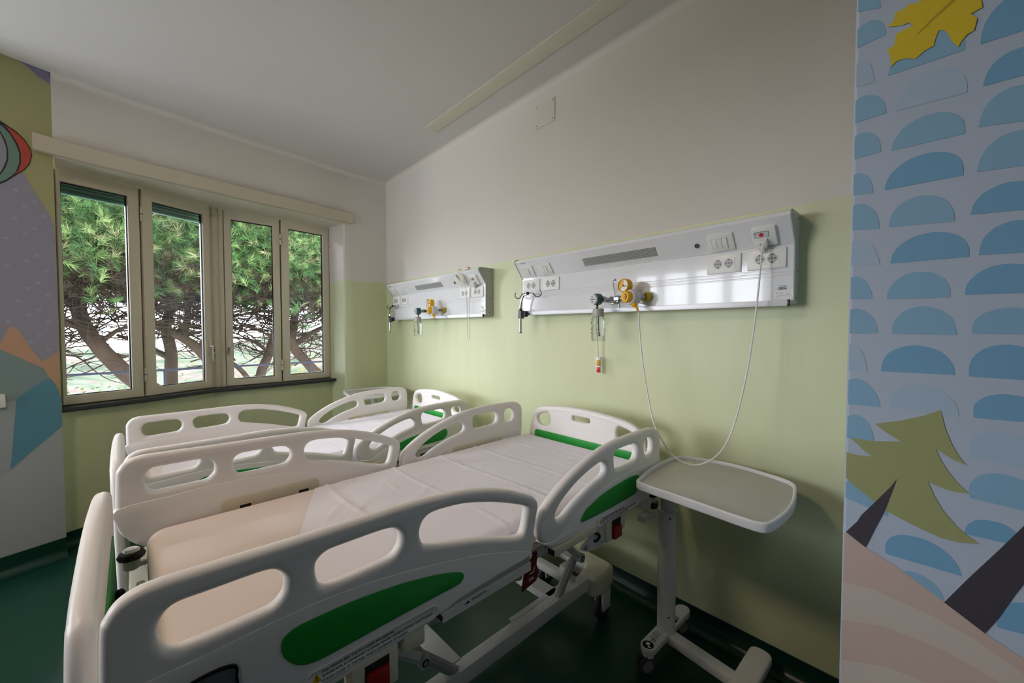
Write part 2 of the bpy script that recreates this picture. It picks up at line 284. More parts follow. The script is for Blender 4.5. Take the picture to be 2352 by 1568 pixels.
# traced outlines (metres)
R_DOMES = [(1, [(4.176, 2.08), (4.176, 2.094), (4.178, 2.105), (4.18, 2.113), (4.183, 2.119), (4.187, 2.122), (4.192, 2.124), (4.197, 2.123), (4.201, 2.12), (4.206, 2.115), (4.21, 2.108), (4.214, 2.1), (4.216, 2.09), (4.218, 2.079), (4.219, 2.065)]), (1, [(4.176, 2.009), (4.177, 2.02), (4.179, 2.028), (4.182, 2.035), (4.186, 2.041), (4.191, 2.046), (4.197, 2.049), (4.202, 2.05), (4.208, 2.05), (4.213, 2.048), (4.218, 2.044), (4.222, 2.039), (4.224, 2.033), (4.226, 2.025), (4.227, 2.015)]), (0, [(4.176, 1.942), (4.177, 1.955), (4.178, 1.964), (4.181, 1.972), (4.184, 1.978), (4.187, 1.982), (4.191, 1.984), (4.195, 1.985), (4.199, 1.983), (4.203, 1.98), (4.207, 1.975), (4.209, 1.968), (4.211, 1.96), (4.213, 1.951), (4.213, 1.939)]), (1, [(4.176, 1.876), (4.176, 1.888), (4.178, 1.898), (4.181, 1.906), (4.185, 1.912), (4.19, 1.917), (4.195, 1.92), (4.201, 1.921), (4.207, 1.92), (4.213, 1.917), (4.219, 1.913), (4.223, 1.907), (4.227, 1.9), (4.229, 1.891), (4.231, 1.879)]), (1, [(4.177, 1.811), (4.177, 1.824), (4.178, 1.833), (4.181, 1.841), (4.185, 1.847), (4.189, 1.852), (4.194, 1.855), (4.2, 1.856), (4.205, 1.855), (4.21, 1.852), (4.215, 1.848), (4.219, 1.842), (4.222, 1.835), (4.224, 1.826), (4.225, 1.814)]), (1, [(4.177, 1.747), (4.177, 1.758), (4.178, 1.767), (4.18, 1.773), (4.183, 1.779), (4.186, 1.782), (4.191, 1.784), (4.195, 1.785), (4.199, 1.783), (4.204, 1.78), (4.208, 1.776), (4.211, 1.77), (4.214, 1.763), (4.215, 1.754), (4.216, 1.744)]), (1, [(4.178, 1.683), (4.177, 1.697), (4.178, 1.707), (4.18, 1.715), (4.184, 1.722), (4.188, 1.726), (4.193, 1.728), (4.198, 1.729), (4.204, 1.727), (4.209, 1.723), (4.214, 1.718), (4.219, 1.711), (4.222, 1.702), (4.225, 1.692), (4.226, 1.679)]), (0, [(4.178, 1.619), (4.177, 1.632), (4.178, 1.642), (4.18, 1.65), (4.183, 1.657), (4.188, 1.661), (4.193, 1.663), (4.198, 1.663), (4.204, 1.661), (4.21, 1.658), (4.215, 1.652), (4.22, 1.645), (4.223, 1.636), (4.226, 1.626), (4.228, 1.614)]), (1, [(4.178, 1.556), (4.177, 1.568), (4.178, 1.577), (4.18, 1.584), (4.183, 1.59), (4.186, 1.594), (4.191, 1.596), (4.195, 1.597), (4.2, 1.596), (4.204, 1.593), (4.209, 1.588), (4.212, 1.582), (4.215, 1.575), (4.218, 1.566), (4.219, 1.555)]), (1, [(4.178, 1.492), (4.177, 1.505), (4.177, 1.515), (4.179, 1.523), (4.183, 1.53), (4.187, 1.535), (4.192, 1.537), (4.198, 1.538), (4.203, 1.537), (4.209, 1.534), (4.214, 1.529), (4.219, 1.523), (4.223, 1.515), (4.226, 1.505), (4.228, 1.493)]), (0, [(4.179, 1.422), (4.179, 1.436), (4.179, 1.446), (4.181, 1.455), (4.183, 1.462), (4.186, 1.467), (4.189, 1.471), (4.193, 1.472), (4.197, 1.471), (4.201, 1.468), (4.205, 1.463), (4.208, 1.456), (4.211, 1.447), (4.213, 1.437), (4.215, 1.424)]), (1, [(4.179, 1.36), (4.178, 1.374), (4.178, 1.385), (4.18, 1.393), (4.184, 1.4), (4.188, 1.405), (4.194, 1.408), (4.2, 1.409), (4.206, 1.408), (4.212, 1.405), (4.218, 1.399), (4.223, 1.392), (4.228, 1.384), (4.231, 1.374), (4.234, 1.361)]), (1, [(4.18, 1.295), (4.18, 1.308), (4.181, 1.318), (4.183, 1.326), (4.186, 1.333), (4.19, 1.338), (4.195, 1.341), (4.2, 1.342), (4.205, 1.341), (4.21, 1.338), (4.215, 1.334), (4.219, 1.328), (4.222, 1.32), (4.225, 1.311), (4.226, 1.299)]), (1, [(4.231, 1.942), (4.234, 1.958), (4.239, 1.97), (4.246, 1.979), (4.254, 1.987), (4.263, 1.992), (4.273, 1.995), (4.283, 1.995), (4.293, 1.993), (4.301, 1.99), (4.309, 1.984), (4.315, 1.976), (4.319, 1.967), (4.32, 1.956), (4.32, 1.942)]), (0, [(4.242, 1.877), (4.245, 1.891), (4.25, 1.902), (4.256, 1.911), (4.263, 1.918), (4.272, 1.923), (4.281, 1.925), (4.29, 1.925), (4.299, 1.923), (4.307, 1.919), (4.314, 1.914), (4.319, 1.906), (4.322, 1.898), (4.324, 1.887), (4.324, 1.874)]), (1, [(4.238, 1.811), (4.24, 1.824), (4.245, 1.834), (4.251, 1.843), (4.259, 1.849), (4.268, 1.853), (4.278, 1.856), (4.287, 1.856), (4.296, 1.855), (4.305, 1.851), (4.312, 1.846), (4.317, 1.84), (4.321, 1.832), (4.323, 1.822), (4.323, 1.81)]), (2, [(4.231, 1.745), (4.233, 1.759), (4.238, 1.77), (4.245, 1.778), (4.253, 1.785), (4.263, 1.79), (4.273, 1.792), (4.284, 1.793), (4.294, 1.791), (4.303, 1.788), (4.311, 1.783), (4.317, 1.776), (4.321, 1.767), (4.323, 1.757), (4.323, 1.745)]), (1, [(4.238, 1.679), (4.239, 1.693), (4.243, 1.704), (4.248, 1.712), (4.255, 1.718), (4.262, 1.722), (4.271, 1.724), (4.28, 1.724), (4.288, 1.722), (4.296, 1.718), (4.303, 1.713), (4.308, 1.706), (4.312, 1.697), (4.315, 1.687), (4.315, 1.674)]), (2, [(4.241, 1.615), (4.243, 1.629), (4.248, 1.639), (4.254, 1.647), (4.262, 1.653), (4.272, 1.658), (4.282, 1.66), (4.292, 1.661), (4.302, 1.659), (4.311, 1.656), (4.319, 1.651), (4.325, 1.645), (4.329, 1.637), (4.332, 1.627), (4.332, 1.615)]), (1, [(4.238, 1.553), (4.239, 1.566), (4.243, 1.576), (4.248, 1.584), (4.255, 1.59), (4.262, 1.595), (4.271, 1.597), (4.279, 1.597), (4.287, 1.596), (4.295, 1.593), (4.301, 1.588), (4.307, 1.581), (4.311, 1.573), (4.313, 1.564), (4.313, 1.552)]), (1, [(4.246, 1.492), (4.246, 1.505), (4.249, 1.516), (4.254, 1.524), (4.26, 1.531), (4.267, 1.535), (4.275, 1.538), (4.284, 1.539), (4.292, 1.537), (4.3, 1.534), (4.307, 1.529), (4.313, 1.522), (4.318, 1.514), (4.32, 1.504), (4.322, 1.491)]), (2, [(4.233, 1.425), (4.234, 1.438), (4.237, 1.449), (4.242, 1.458), (4.249, 1.464), (4.258, 1.469), (4.268, 1.472), (4.278, 1.473), (4.287, 1.471), (4.296, 1.468), (4.305, 1.463), (4.311, 1.456), (4.316, 1.448), (4.32, 1.438), (4.321, 1.426)]), (0, [(4.246, 1.362), (4.246, 1.376), (4.249, 1.385), (4.254, 1.393), (4.26, 1.4), (4.268, 1.404), (4.277, 1.406), (4.286, 1.406), (4.295, 1.404), (4.304, 1.4), (4.311, 1.395), (4.318, 1.388), (4.323, 1.38), (4.326, 1.371), (4.327, 1.359)]), (2, [(4.246, 1.1), (4.245, 1.113), (4.247, 1.123), (4.251, 1.131), (4.257, 1.137), (4.265, 1.142), (4.275, 1.144), (4.285, 1.145), (4.295, 1.144), (4.305, 1.141), (4.314, 1.136), (4.322, 1.129), (4.328, 1.122), (4.333, 1.113), (4.336, 1.101)]), (1, [(4.251, 1.039), (4.251, 1.051), (4.253, 1.061), (4.256, 1.068), (4.262, 1.074), (4.268, 1.079), (4.275, 1.082), (4.283, 1.083), (4.291, 1.082), (4.298, 1.079), (4.304, 1.075), (4.31, 1.07), (4.314, 1.063), (4.317, 1.054), (4.319, 1.043)]), (1, [(4.236, 1.184), (4.236, 1.196), (4.238, 1.205), (4.241, 1.211), (4.245, 1.215), (4.25, 1.217), (4.256, 1.218), (4.262, 1.216), (4.268, 1.212), (4.274, 1.207), (4.279, 1.2), (4.284, 1.192), (4.287, 1.183), (4.29, 1.173), (4.291, 1.161)]), (1, [(4.186, 1.184), (4.187, 1.199), (4.188, 1.209), (4.192, 1.218), (4.197, 1.224), (4.202, 1.227), (4.209, 1.228), (4.216, 1.227), (4.223, 1.224), (4.229, 1.219), (4.235, 1.212), (4.24, 1.203), (4.244, 1.194), (4.247, 1.182), (4.248, 1.168)]), (2, [(4.336, 1.942), (4.337, 1.959), (4.34, 1.972), (4.345, 1.982), (4.351, 1.99), (4.358, 1.996), (4.366, 1.999), (4.374, 1.999), (4.382, 1.997), (4.389, 1.993), (4.396, 1.986), (4.401, 1.978), (4.405, 1.968), (4.407, 1.955), (4.408, 1.94)]), (2, [(4.34, 1.876), (4.342, 1.888), (4.345, 1.898), (4.349, 1.905), (4.355, 1.911), (4.362, 1.915), (4.369, 1.917), (4.377, 1.917), (4.385, 1.916), (4.392, 1.913), (4.398, 1.908), (4.403, 1.902), (4.406, 1.895), (4.409, 1.886), (4.409, 1.875)]), (1, [(4.337, 1.815), (4.339, 1.83), (4.342, 1.841), (4.347, 1.85), (4.354, 1.857), (4.361, 1.861), (4.369, 1.863), (4.378, 1.862), (4.386, 1.859), (4.393, 1.854), (4.4, 1.847), (4.405, 1.839), (4.409, 1.829), (4.411, 1.817), (4.411, 1.803)]), (1, [(4.337, 1.746), (4.339, 1.762), (4.343, 1.773), (4.348, 1.782), (4.355, 1.789), (4.362, 1.794), (4.371, 1.796), (4.379, 1.796), (4.387, 1.794), (4.395, 1.789), (4.401, 1.783), (4.406, 1.775), (4.41, 1.765), (4.412, 1.754), (4.413, 1.74)]), (2, [(4.332, 1.681), (4.334, 1.694), (4.338, 1.703), (4.344, 1.711), (4.351, 1.716), (4.36, 1.72), (4.369, 1.722), (4.378, 1.721), (4.387, 1.719), (4.395, 1.716), (4.402, 1.71), (4.408, 1.704), (4.412, 1.696), (4.414, 1.686), (4.414, 1.675)]), (2, [(4.342, 1.616), (4.343, 1.63), (4.346, 1.641), (4.351, 1.649), (4.357, 1.656), (4.364, 1.66), (4.372, 1.663), (4.381, 1.663), (4.389, 1.661), (4.396, 1.657), (4.403, 1.652), (4.409, 1.644), (4.413, 1.636), (4.415, 1.626), (4.416, 1.613)]), (2, [(4.329, 1.555), (4.33, 1.569), (4.334, 1.578), (4.34, 1.586), (4.347, 1.592), (4.356, 1.597), (4.365, 1.599), (4.375, 1.599), (4.385, 1.597), (4.394, 1.594), (4.402, 1.589), (4.408, 1.582), (4.413, 1.575), (4.416, 1.565), (4.417, 1.554)]), (1, [(4.338, 1.493), (4.338, 1.505), (4.34, 1.514), (4.345, 1.521), (4.351, 1.526), (4.359, 1.53), (4.368, 1.532), (4.377, 1.533), (4.386, 1.531), (4.394, 1.528), (4.402, 1.524), (4.408, 1.518), (4.413, 1.511), (4.417, 1.503), (4.419, 1.492)]), (2, [(4.336, 1.425), (4.336, 1.44), (4.338, 1.452), (4.343, 1.461), (4.35, 1.469), (4.358, 1.474), (4.367, 1.476), (4.376, 1.477), (4.386, 1.475), (4.394, 1.471), (4.403, 1.465), (4.409, 1.458), (4.415, 1.448), (4.418, 1.438), (4.421, 1.424)]), (2, [(4.343, 1.36), (4.342, 1.372), (4.343, 1.381), (4.347, 1.388), (4.353, 1.394), (4.36, 1.398), (4.369, 1.401), (4.378, 1.401), (4.387, 1.4), (4.395, 1.398), (4.403, 1.393), (4.41, 1.388), (4.415, 1.381), (4.419, 1.372), (4.422, 1.362)]), (0, [(4.34, 1.295), (4.339, 1.31), (4.341, 1.321), (4.345, 1.33), (4.351, 1.336), (4.359, 1.341), (4.368, 1.343), (4.377, 1.343), (4.386, 1.341), (4.396, 1.337), (4.404, 1.332), (4.411, 1.324), (4.417, 1.315), (4.421, 1.305), (4.424, 1.292)]), (1, [(4.342, 1.231), (4.34, 1.245), (4.342, 1.256), (4.346, 1.264), (4.352, 1.271), (4.359, 1.275), (4.368, 1.278), (4.377, 1.278), (4.387, 1.276), (4.396, 1.272), (4.405, 1.266), (4.412, 1.259), (4.418, 1.25), (4.422, 1.24), (4.425, 1.227)]), (2, [(4.338, 1.171), (4.338, 1.18), (4.34, 1.187), (4.344, 1.192), (4.348, 1.197), (4.354, 1.2), (4.36, 1.202), (4.366, 1.202), (4.373, 1.202), (4.379, 1.2), (4.384, 1.197), (4.389, 1.192), (4.392, 1.187), (4.395, 1.181), (4.396, 1.173)]), (2, [(4.374, 1.038), (4.374, 1.051), (4.375, 1.062), (4.378, 1.071), (4.382, 1.079), (4.388, 1.084), (4.394, 1.088), (4.401, 1.089), (4.407, 1.089), (4.414, 1.086), (4.42, 1.082), (4.425, 1.076), (4.429, 1.068), (4.432, 1.058), (4.434, 1.046)])]
R_LEAF = [(4.334, 2.016), (4.337, 1.997), (4.325, 1.994), (4.332, 1.983), (4.329, 1.966), (4.322, 1.964), (4.316, 1.956), (4.313, 1.949), (4.305, 1.964), (4.301, 1.977), (4.297, 1.984), (4.291, 1.987), (4.289, 1.981), (4.287, 1.973), (4.286, 1.965), (4.275, 1.962), (4.265, 1.954), (4.257, 1.959), (4.248, 1.962), (4.241, 1.961), (4.235, 1.955), (4.234, 1.971), (4.23, 1.987), (4.238, 1.989), (4.239, 1.998), (4.24, 2.008), (4.25, 2.01), (4.261, 2.012), (4.256, 2.019), (4.247, 2.019), (4.229, 2.026), (4.237, 2.033), (4.239, 2.045), (4.249, 2.045), (4.256, 2.05), (4.265, 2.045), (4.273, 2.053), (4.295, 2.056), (4.314, 2.055)]
R_VEIN = [(4.308, 2.028), (4.307, 2.024), (4.288, 2.01), (4.266, 1.993), (4.265, 1.994), (4.286, 2.013), (4.304, 2.028), (4.306, 2.031)]
R_PINE = [(4.307, 1.367), (4.313, 1.336), (4.322, 1.309), (4.331, 1.291), (4.338, 1.282), (4.323, 1.288), (4.312, 1.295), (4.303, 1.302), (4.309, 1.284), (4.319, 1.265), (4.33, 1.249), (4.341, 1.238), (4.328, 1.236), (4.316, 1.237), (4.302, 1.241), (4.295, 1.245), (4.303, 1.222), (4.314, 1.2), (4.329, 1.18), (4.342, 1.169), (4.353, 1.161), (4.332, 1.155), (4.311, 1.155), (4.286, 1.162), (4.263, 1.17), (4.24, 1.18), (4.217, 1.198), (4.203, 1.208), (4.184, 1.225), (4.183, 1.271), (4.202, 1.268), (4.225, 1.27), (4.213, 1.278), (4.205, 1.287), (4.193, 1.298), (4.225, 1.298), (4.261, 1.305), (4.245, 1.315), (4.227, 1.33), (4.259, 1.341), (4.287, 1.354)]
R_TRUNK = [(4.258, 1.239), (4.25, 1.222), (4.23, 1.188), (4.212, 1.158), (4.207, 1.145), (4.191, 1.119), (4.208, 1.108), (4.219, 1.101), (4.231, 1.14), (4.245, 1.183)]
R_TRUNK2 = [(4.415, 1.248), (4.396, 1.207), (4.373, 1.16), (4.345, 1.105), (4.318, 1.049), (4.341, 1.035), (4.362, 1.022), (4.376, 1.056), (4.389, 1.096), (4.398, 1.12), (4.417, 1.181)]
R_GROUND = [(4.18, 1.122), (4.219, 1.101), (4.265, 1.081), (4.318, 1.049), (4.362, 1.022), (4.401, 1.004), (4.43, 0.989), (4.432, 0.921), (4.182, 0.732)]
R_BAND1 = [(4.182, 1.021), (4.233, 1.028), (4.299, 1.02), (4.35, 1.007), (4.401, 0.981), (4.431, 0.966), (4.431, 0.938), (4.378, 0.954), (4.317, 0.969), (4.247, 0.968), (4.184, 0.947)]
R_BAND2 = [(4.182, 0.868), (4.249, 0.896), (4.319, 0.904), (4.36, 0.898), (4.181, 0.769)]
R_EDGE = [4.186, 4.188]
L_BALLOON = [(0.235, 2.75), (0.21, 2.742), (0.186, 2.727), (0.148, 2.704), (0.114, 2.665), (0.092, 2.619), (0.089, 2.579), (0.099, 2.528), (0.123, 2.479), (0.163, 2.431), (0.198, 2.386), (0.22, 2.366), (0.245, 2.345)]
L_RED = [(0.199, 2.724), (0.173, 2.709), (0.148, 2.694), (0.116, 2.657), (0.096, 2.614), (0.093, 2.578), (0.103, 2.53), (0.125, 2.485), (0.165, 2.437), (0.147, 2.47), (0.136, 2.521), (0.134, 2.575), (0.146, 2.631), (0.17, 2.684), (0.186, 2.71)]
L_TEAL = [(0.236, 2.724), (0.211, 2.715), (0.203, 2.712), (0.176, 2.678), (0.153, 2.625), (0.141, 2.573), (0.143, 2.518), (0.157, 2.46), (0.176, 2.427), (0.2, 2.395), (0.219, 2.378), (0.245, 2.357), (0.244, 2.381), (0.218, 2.419), (0.197, 2.469), (0.185, 2.523), (0.184, 2.583), (0.193, 2.635), (0.212, 2.682), (0.236, 2.704)]
L_INNER = [(0.237, 2.678), (0.212, 2.666), (0.199, 2.626), (0.19, 2.58), (0.192, 2.52), (0.203, 2.475), (0.218, 2.433), (0.244, 2.391)]
L_PURPLE = [(0.134, 3.173), (-0.0, 3.174), (0.002, 3.068), (0.049, 3.084), (0.098, 3.124)]
L_LILAC = [(0.245, 2.345), (0.22, 2.366), (0.163, 2.431), (0.123, 2.465), (0.111, 2.419), (0.076, 2.341), (0.045, 2.28), (0.02, 2.224), (0.007, 2.177), (-0.003, 1.857), (0.004, 1.375), (0.007, 1.352), (0.012, 1.124), (0.25, 1.155), (0.27, 1.329)]
L_ORANGE = [(0.207, 1.514), (0.194, 1.517), (0.173, 1.5), (0.144, 1.432), (0.114, 1.361), (0.083, 1.3), (0.059, 1.309), (0.019, 1.346), (0.004, 1.356), (0.008, 1.109), (0.052, 1.19), (0.074, 1.253), (0.111, 1.284), (0.16, 1.308), (0.203, 1.349), (0.244, 1.381), (0.268, 1.395), (0.235, 1.427)]
L_TEALGREY = [(0.268, 1.395), (0.244, 1.381), (0.203, 1.349), (0.155, 1.312), (0.102, 1.269), (0.072, 1.249), (0.052, 1.19), (0.114, 1.144), (0.17, 1.089), (0.188, 1.068), (0.227, 1.051), (0.278, 1.013)]
L_BLUE = [(0.052, 1.192), (0.033, 1.163), (0.013, 1.102), (0.002, 1.05), (0.001, 0.866), (0.011, 0.854), (0.071, 0.795), (0.152, 0.718), (0.222, 0.645), (0.213, 0.749), (0.2, 0.916), (0.188, 1.068), (0.17, 1.089), (0.114, 1.144)]
L_WHITE = [(0.278, 1.016), (0.227, 1.052), (0.188, 1.068), (0.2, 0.916), (0.213, 0.749), (0.222, 0.645), (0.152, 0.718), (0.071, 0.795), (0.011, 0.855), (-0.004, 0.872), (-0.01, 0.052), (0.302, 0.039)]
L_WHITE2 = [(0.278, 1.016), (0.227, 1.052), (0.188, 1.068), (0.2, 0.916), (0.213, 0.749), (0.222, 0.645), (0.263, 0.608), (0.288, 0.59)]
L_BOX = [(0.251, 1.111), (0.235, 1.032)]
L_RINGS = [(0.086, 2.3), (0.128, 2.261), (0.169, 2.176), (0.046, 2.217), (0.088, 2.131), (0.128, 2.091), (0.207, 2.048), (0.083, 1.965), (0.127, 1.922), (0.207, 1.882), (0.045, 1.873), (0.085, 1.794), (0.127, 1.754), (0.042, 1.717), (0.084, 1.627), (0.126, 1.587), (0.169, 1.674), (0.044, 1.547), (0.086, 1.459), (0.126, 1.421), (0.209, 1.544), (0.161, 2.349), (0.048, 1.369)]
L_CEILZ = [(0.005, 3.163), (0.2, 3.158), (-0.002, 0.127), (0.275, 0.124)]
# ------------------------------------------------------------------ the room (corner at the origin, headwall y=0, curved facade near x=0)
H = 3.14
WIN = [(.523,-.32),(1.015,-.25),(1.487,-.227),(1.587,-.236),(2.046,.004),(2.472,.15)]   # (distance along -y, x) of the window posts
FW = [(0,0),(.477,.015),(.87,.09),(1.2,.14),(1.47,.19),(1.9,.27),(2.2,.33),(2.44,.40)]      # facade wall line
E0 = Vector((.40,-2.44,0)); DL = Vector((.38,-1,0)).normalized(); NL = Vector((1,.38,0)).normalized()

def fpt(s):
    for (a, xa), (b, xb) in zip(FW, FW[1:]):
        if s <= b: return Vector((xa+(xb-xa)*(s-a)/(b-a), -s, 0))
    return Vector((FW[-1][1], -s, 0))

mb = MB(); mb.bx((-.7,-5.2,-.12),(6.4,.25,0), FLOOR)
struct(mb.obj('floor'))
mb = MB(); mb.bx((-.7,-5.2,H),(6.4,.25,H+.15), CEIL)
struct(mb.obj('ceiling'))
mb = MB(); mb.bx((-.7,0,-.02),(4.19,.25,H+.02), WALL)
struct(mb.obj('wall_back'))

# facade wall: part right of the window, strip over the window, reveals, soffit and parapet
mb = MB(); WT = .02
def strip(mb, pts, z0, z1, m, flip=False):
    b = bmesh.new(); lo = [b.verts.new((p.x, p.y, z0)) for p in pts]; hi = [b.verts.new((p.x, p.y, z1)) for p in pts]
    for i in range(len(pts)-1): b.faces.new((lo[i], lo[i+1], hi[i+1], hi[i]))
    mb.add(b, m)
ZS = 2.61
strip(mb, [fpt(0)+Vector((0,.02,0)), fpt(.1), fpt(.25), fpt(.465)], -.02, H+.02, WALL)
strip(mb, [fpt(s) for s in (.465,.6,.75,.9,1.05,1.2,1.4,1.6,1.8,2.0,2.2,2.44)], ZS, H+.02, WALL)
rc = fpt(.465)
strip(mb, [rc, rc+Vector((-.004,-.004,0)), rc+Vector((-.012,-.012,0)), Vector((-.38,-.535,0))], -.02, ZS, WALL)     # right reveal
strip(mb, [Vector((-.05,-2.56,0)), E0], -.02, ZS, WALL)                                   # left reveal (hidden)
wn = [Vector((x+.075, -s, 0)) for s, x in WIN]
wn[0] = Vector((-.27,-.50,0)); wn[-1] = Vector((.26,-2.53,0))
strip(mb, wn, -.02, .95, WALL)                                                           # parapet under the sill
b = bmesh.new()
ss = [.465,.6,.75,.9,1.05,1.2,1.4,1.6,1.8,2.0,2.2,2.44]
fr = [b.verts.new((fpt(s).x, -s, ZS)) for s in ss]
def wx(s):
    for (a, xa), (c, xc) in zip(WIN, WIN[1:]):
        if s <= c: return xa+(xc-xa)*(max(s, WIN[0][0])-a)/(c-a)
    return WIN[-1][1]
bk = [b.verts.new((wx(s)-.12, -s-.03, ZS)) for s in ss]
for i in range(len(ss)-1): b.faces.new((fr[i], fr[i+1], bk[i+1], bk[i]))
mb.add(b, CREAM)
# outer skin keeps daylight from leaking behind the wall
strip(mb, [Vector((-.42,.2,0)), Vector((-.42,-.535,0))], -.1, H+.1, WALL)
struct(mb.obj('wall_left', smooth=30))

# ---- mural wall left of the window (flat print pasted on the wall)
MUR = dict(
 olive=mat('mural_olive',(170,167,120),.6,noise=.04,scale=3), lilac=mat('mural_lilac',(150,146,160),.6,noise=.03,scale=3), purple=mat('mural_purple',(132,128,156),.6),
 orange=mat('mural_orange',(192,152,124),.6), tealg=mat('mural_grey_teal',(128,146,146),.6), blue=mat('mural_teal_blue',(88,140,158),.6),
 white=mat('mural_pale',(168,172,172),.6), white2=mat('mural_pale_grey',(156,162,164),.6), red=mat('mural_red',(182,74,58),.6), teal=mat('mural_green',(112,140,128),.6),
 line=mat('mural_line',(40,44,44),.6), ring=mat('mural_ring',(176,172,186),.6))
mb = MB()
RZ = Matrix((( DL.x, 0, NL.x, E0.x), (DL.y, 0, NL.y, E0.y), (0, 1, 0, 0), (0,0,0,1)))     # (along, z, out) -> world
def lp(pts, m, h): mb.poly([(p[0], p[1], h) for p in pts], m, RZ)
W0, W1 = .0, .62
cl = lambda pts: [(min(max(p[0], W0), W1), min(max(p[1], .11), H)) for p in pts]
b = bmesh.new(); bmesh.ops.create_cube(b, size=1)
for v in b.verts: v.co = Vector(((v.co.x+.5)*W1, (v.co.y+.5)*(H+.02)-.01, (v.co.z-.5)*.1))
mb.add(b, MUR['olive'], RZ)
lp(cl(L_WHITE), MUR['white'], .0006); lp(cl(L_WHITE2), MUR['white2'], .0008)
lp(cl(L_LILAC), MUR['lilac'], .0010); lp(cl(L_PURPLE), MUR['purple'], .0010)
lp(cl(L_ORANGE), MUR['orange'], .0014); lp(cl(L_TEALGREY), MUR['tealg'], .0016); lp(cl(L_BLUE), MUR['blue'], .0018)
lp(cl(L_BALLOON), MUR['line'], .0020); lp(cl(L_RED), MUR['red'], .0024); lp(cl(L_TEAL), MUR['teal'], .0024); lp(cl(L_INNER), MUR['lilac'], .0024)
for i, (a, z) in enumerate(L_RINGS):
    if a < .012: continue
    r = .011
    b = bmesh.new(); n = 16
    o_ = [b.verts.new((a+r*math.cos(2*PI*k/n)*.9, z+r*math.sin(2*PI*k/n)*.75, .0014)) for k in range(n)]
    q_ = [b.verts.new((a+r*.6*math.cos(2*PI*k/n)*.9, z+r*.6*math.sin(2*PI*k/n)*.75, .0014)) for k in range(n)]
    for k in range(n): b.faces.new((o_[k], o_[(k+1)%n], q_[(k+1)%n], q_[k]))
    mb.add(b, MUR['ring'], RZ)
struct(mb.obj('wall_front_left', smooth=0), 'mural-covered wall left of the window with balloon and hills print', 'wall')

# ---- mural wall at the right (pier)
xe = R_EDGE[0]; YP = -1.05
RB = [mat('mural_blue_pale',(162,184,208),.55), mat('mural_blue',(130,172,202),.55), mat('mural_blue_deep',(112,162,198),.55)]
RW = mat('mural_sky_white',(172,186,206),.55,noise=.02,scale=3)
RP = mat('mural_pine_olive',(150,156,108),.55); RT = mat('mural_trunk',(62,58,66),.55); RG = mat('mural_sand',(188,168,160),.55); RG2 = mat('mural_sand_pale',(192,182,174),.55)
RL = mat('mural_leaf_yellow',(206,184,34),.55); RV = mat('mural_vein',(186,146,26),.55)
mb = MB()
mb.prism([(xe,.25),(xe,YP+.005),(xe+.0015,YP+.0015),(xe+.005,YP),(6.4,YP),(6.4,.25)], 'z', -.02, H+.02, RW)
def clip(pts, x0, x1, z0, z1):
    def cut(P, inside, inter):
        out = []
        for i, q in enumerate(P):
            p = P[i-1]
            if inside(q):
                if not inside(p): out.append(inter(p, q))
                out.append(q)
            elif inside(p): out.append(inter(p, q))
        return out
    P = list(pts)
    for ax, lim, sgn in ((0, x0, 1), (0, x1, -1), (1, z0, 1), (1, z1, -1)):
        if len(P) < 3: break
        P = cut(P, lambda p: (p[ax]-lim)*sgn >= 0, lambda p, q: tuple(p[k]+(q[k]-p[k])*(lim-p[ax])/(q[ax]-p[ax]) for k in (0, 1)))
    return P
def rp(pts, m, h):
    P = clip(pts, xe+.003, 6.3, .11, H)
    if len(P) >= 3: mb.poly([(p[0], YP-h, p[1]) for p in P], m)
for t, pts in R_DOMES: rp(pts, RB[t], .0006)
rnd = random.Random(3)
for col in range(3, 7):                                                  # the print goes on past the frame
    for row in range(16):
        x0 = R_DOMES[30][1][-1][0]+.03+(col-3)*.22+rnd.uniform(-.02,.02); z0 = .55+row*.105; w = .17; rp([(x0+w/2-w/2*math.cos(PI*k/12), z0+.07*math.sin(PI*k/12)**.85) for k in range(13)], RB[rnd.randrange(3)], .0006)
rp(R_GROUND, RG, .0010); rp(R_BAND1, RG2, .0014); rp(R_BAND2, RG2, .0014)
rp(R_PINE, RP, .0012); rp(R_TRUNK, RT, .0018); rp(R_TRUNK2, RT, .0018); rp(R_LEAF, RL, .0018); rp(R_VEIN, RV, .0022)
struct(mb.obj('wall_right', smooth=0), 'mural wall at the right with blue scallops, pine and yellow leaf', 'wall')

X2A, X2B, Z2A, Z2B = .10, 2.42, 1.0, 2.58
mb = MB(); mb.bx((-.7,-5.3,-.02),(X2A,-5.15,H+.02), WALL); mb.bx((X2B,-5.3,-.02),(6.4,-5.15,H+.02), mat('bounce_cut_blue',(86,100,116),.7)); mb.bx((X2A,-5.3,-.02),(X2B,-5.15,Z2A), WALL); mb.bx((X2A,-5.3,Z2B),(X2B,-5.15,H+.02), WALL)  # right-hand part coloured dark to cut light bounced onto the near bed
struct(mb.obj('wall_front'))
win2 = bpy.data.objects.new('window_2', None); COL.objects.link(win2); struct(win2, 'window in the wall behind the camera', 'window')
for k in range(4):
    a, c = X2A+(X2B-X2A)*k/4, X2A+(X2B-X2A)*(k+1)/4
    mb = MB(); mb.addmesh(plate([[(a,Z2A),(c,Z2A),(c,Z2B),(a,Z2B)], [(a+.07,Z2A+.07),(c-.07,Z2A+.07),(c-.07,Z2B-.07),(a+.07,Z2B-.07)]], .05, .004, 1), FRAME, Matrix(((1,0,0,0),(0,0,1,-5.25),(0,1,0,0),(0,0,0,1)))); sa = mb.obj('sash', win2)
    mb = MB(); mb.bx((a+.06,-5.23,Z2A+.06),(c-.06,-5.224,Z2B-.06), PANE); mb.obj('pane', sa)
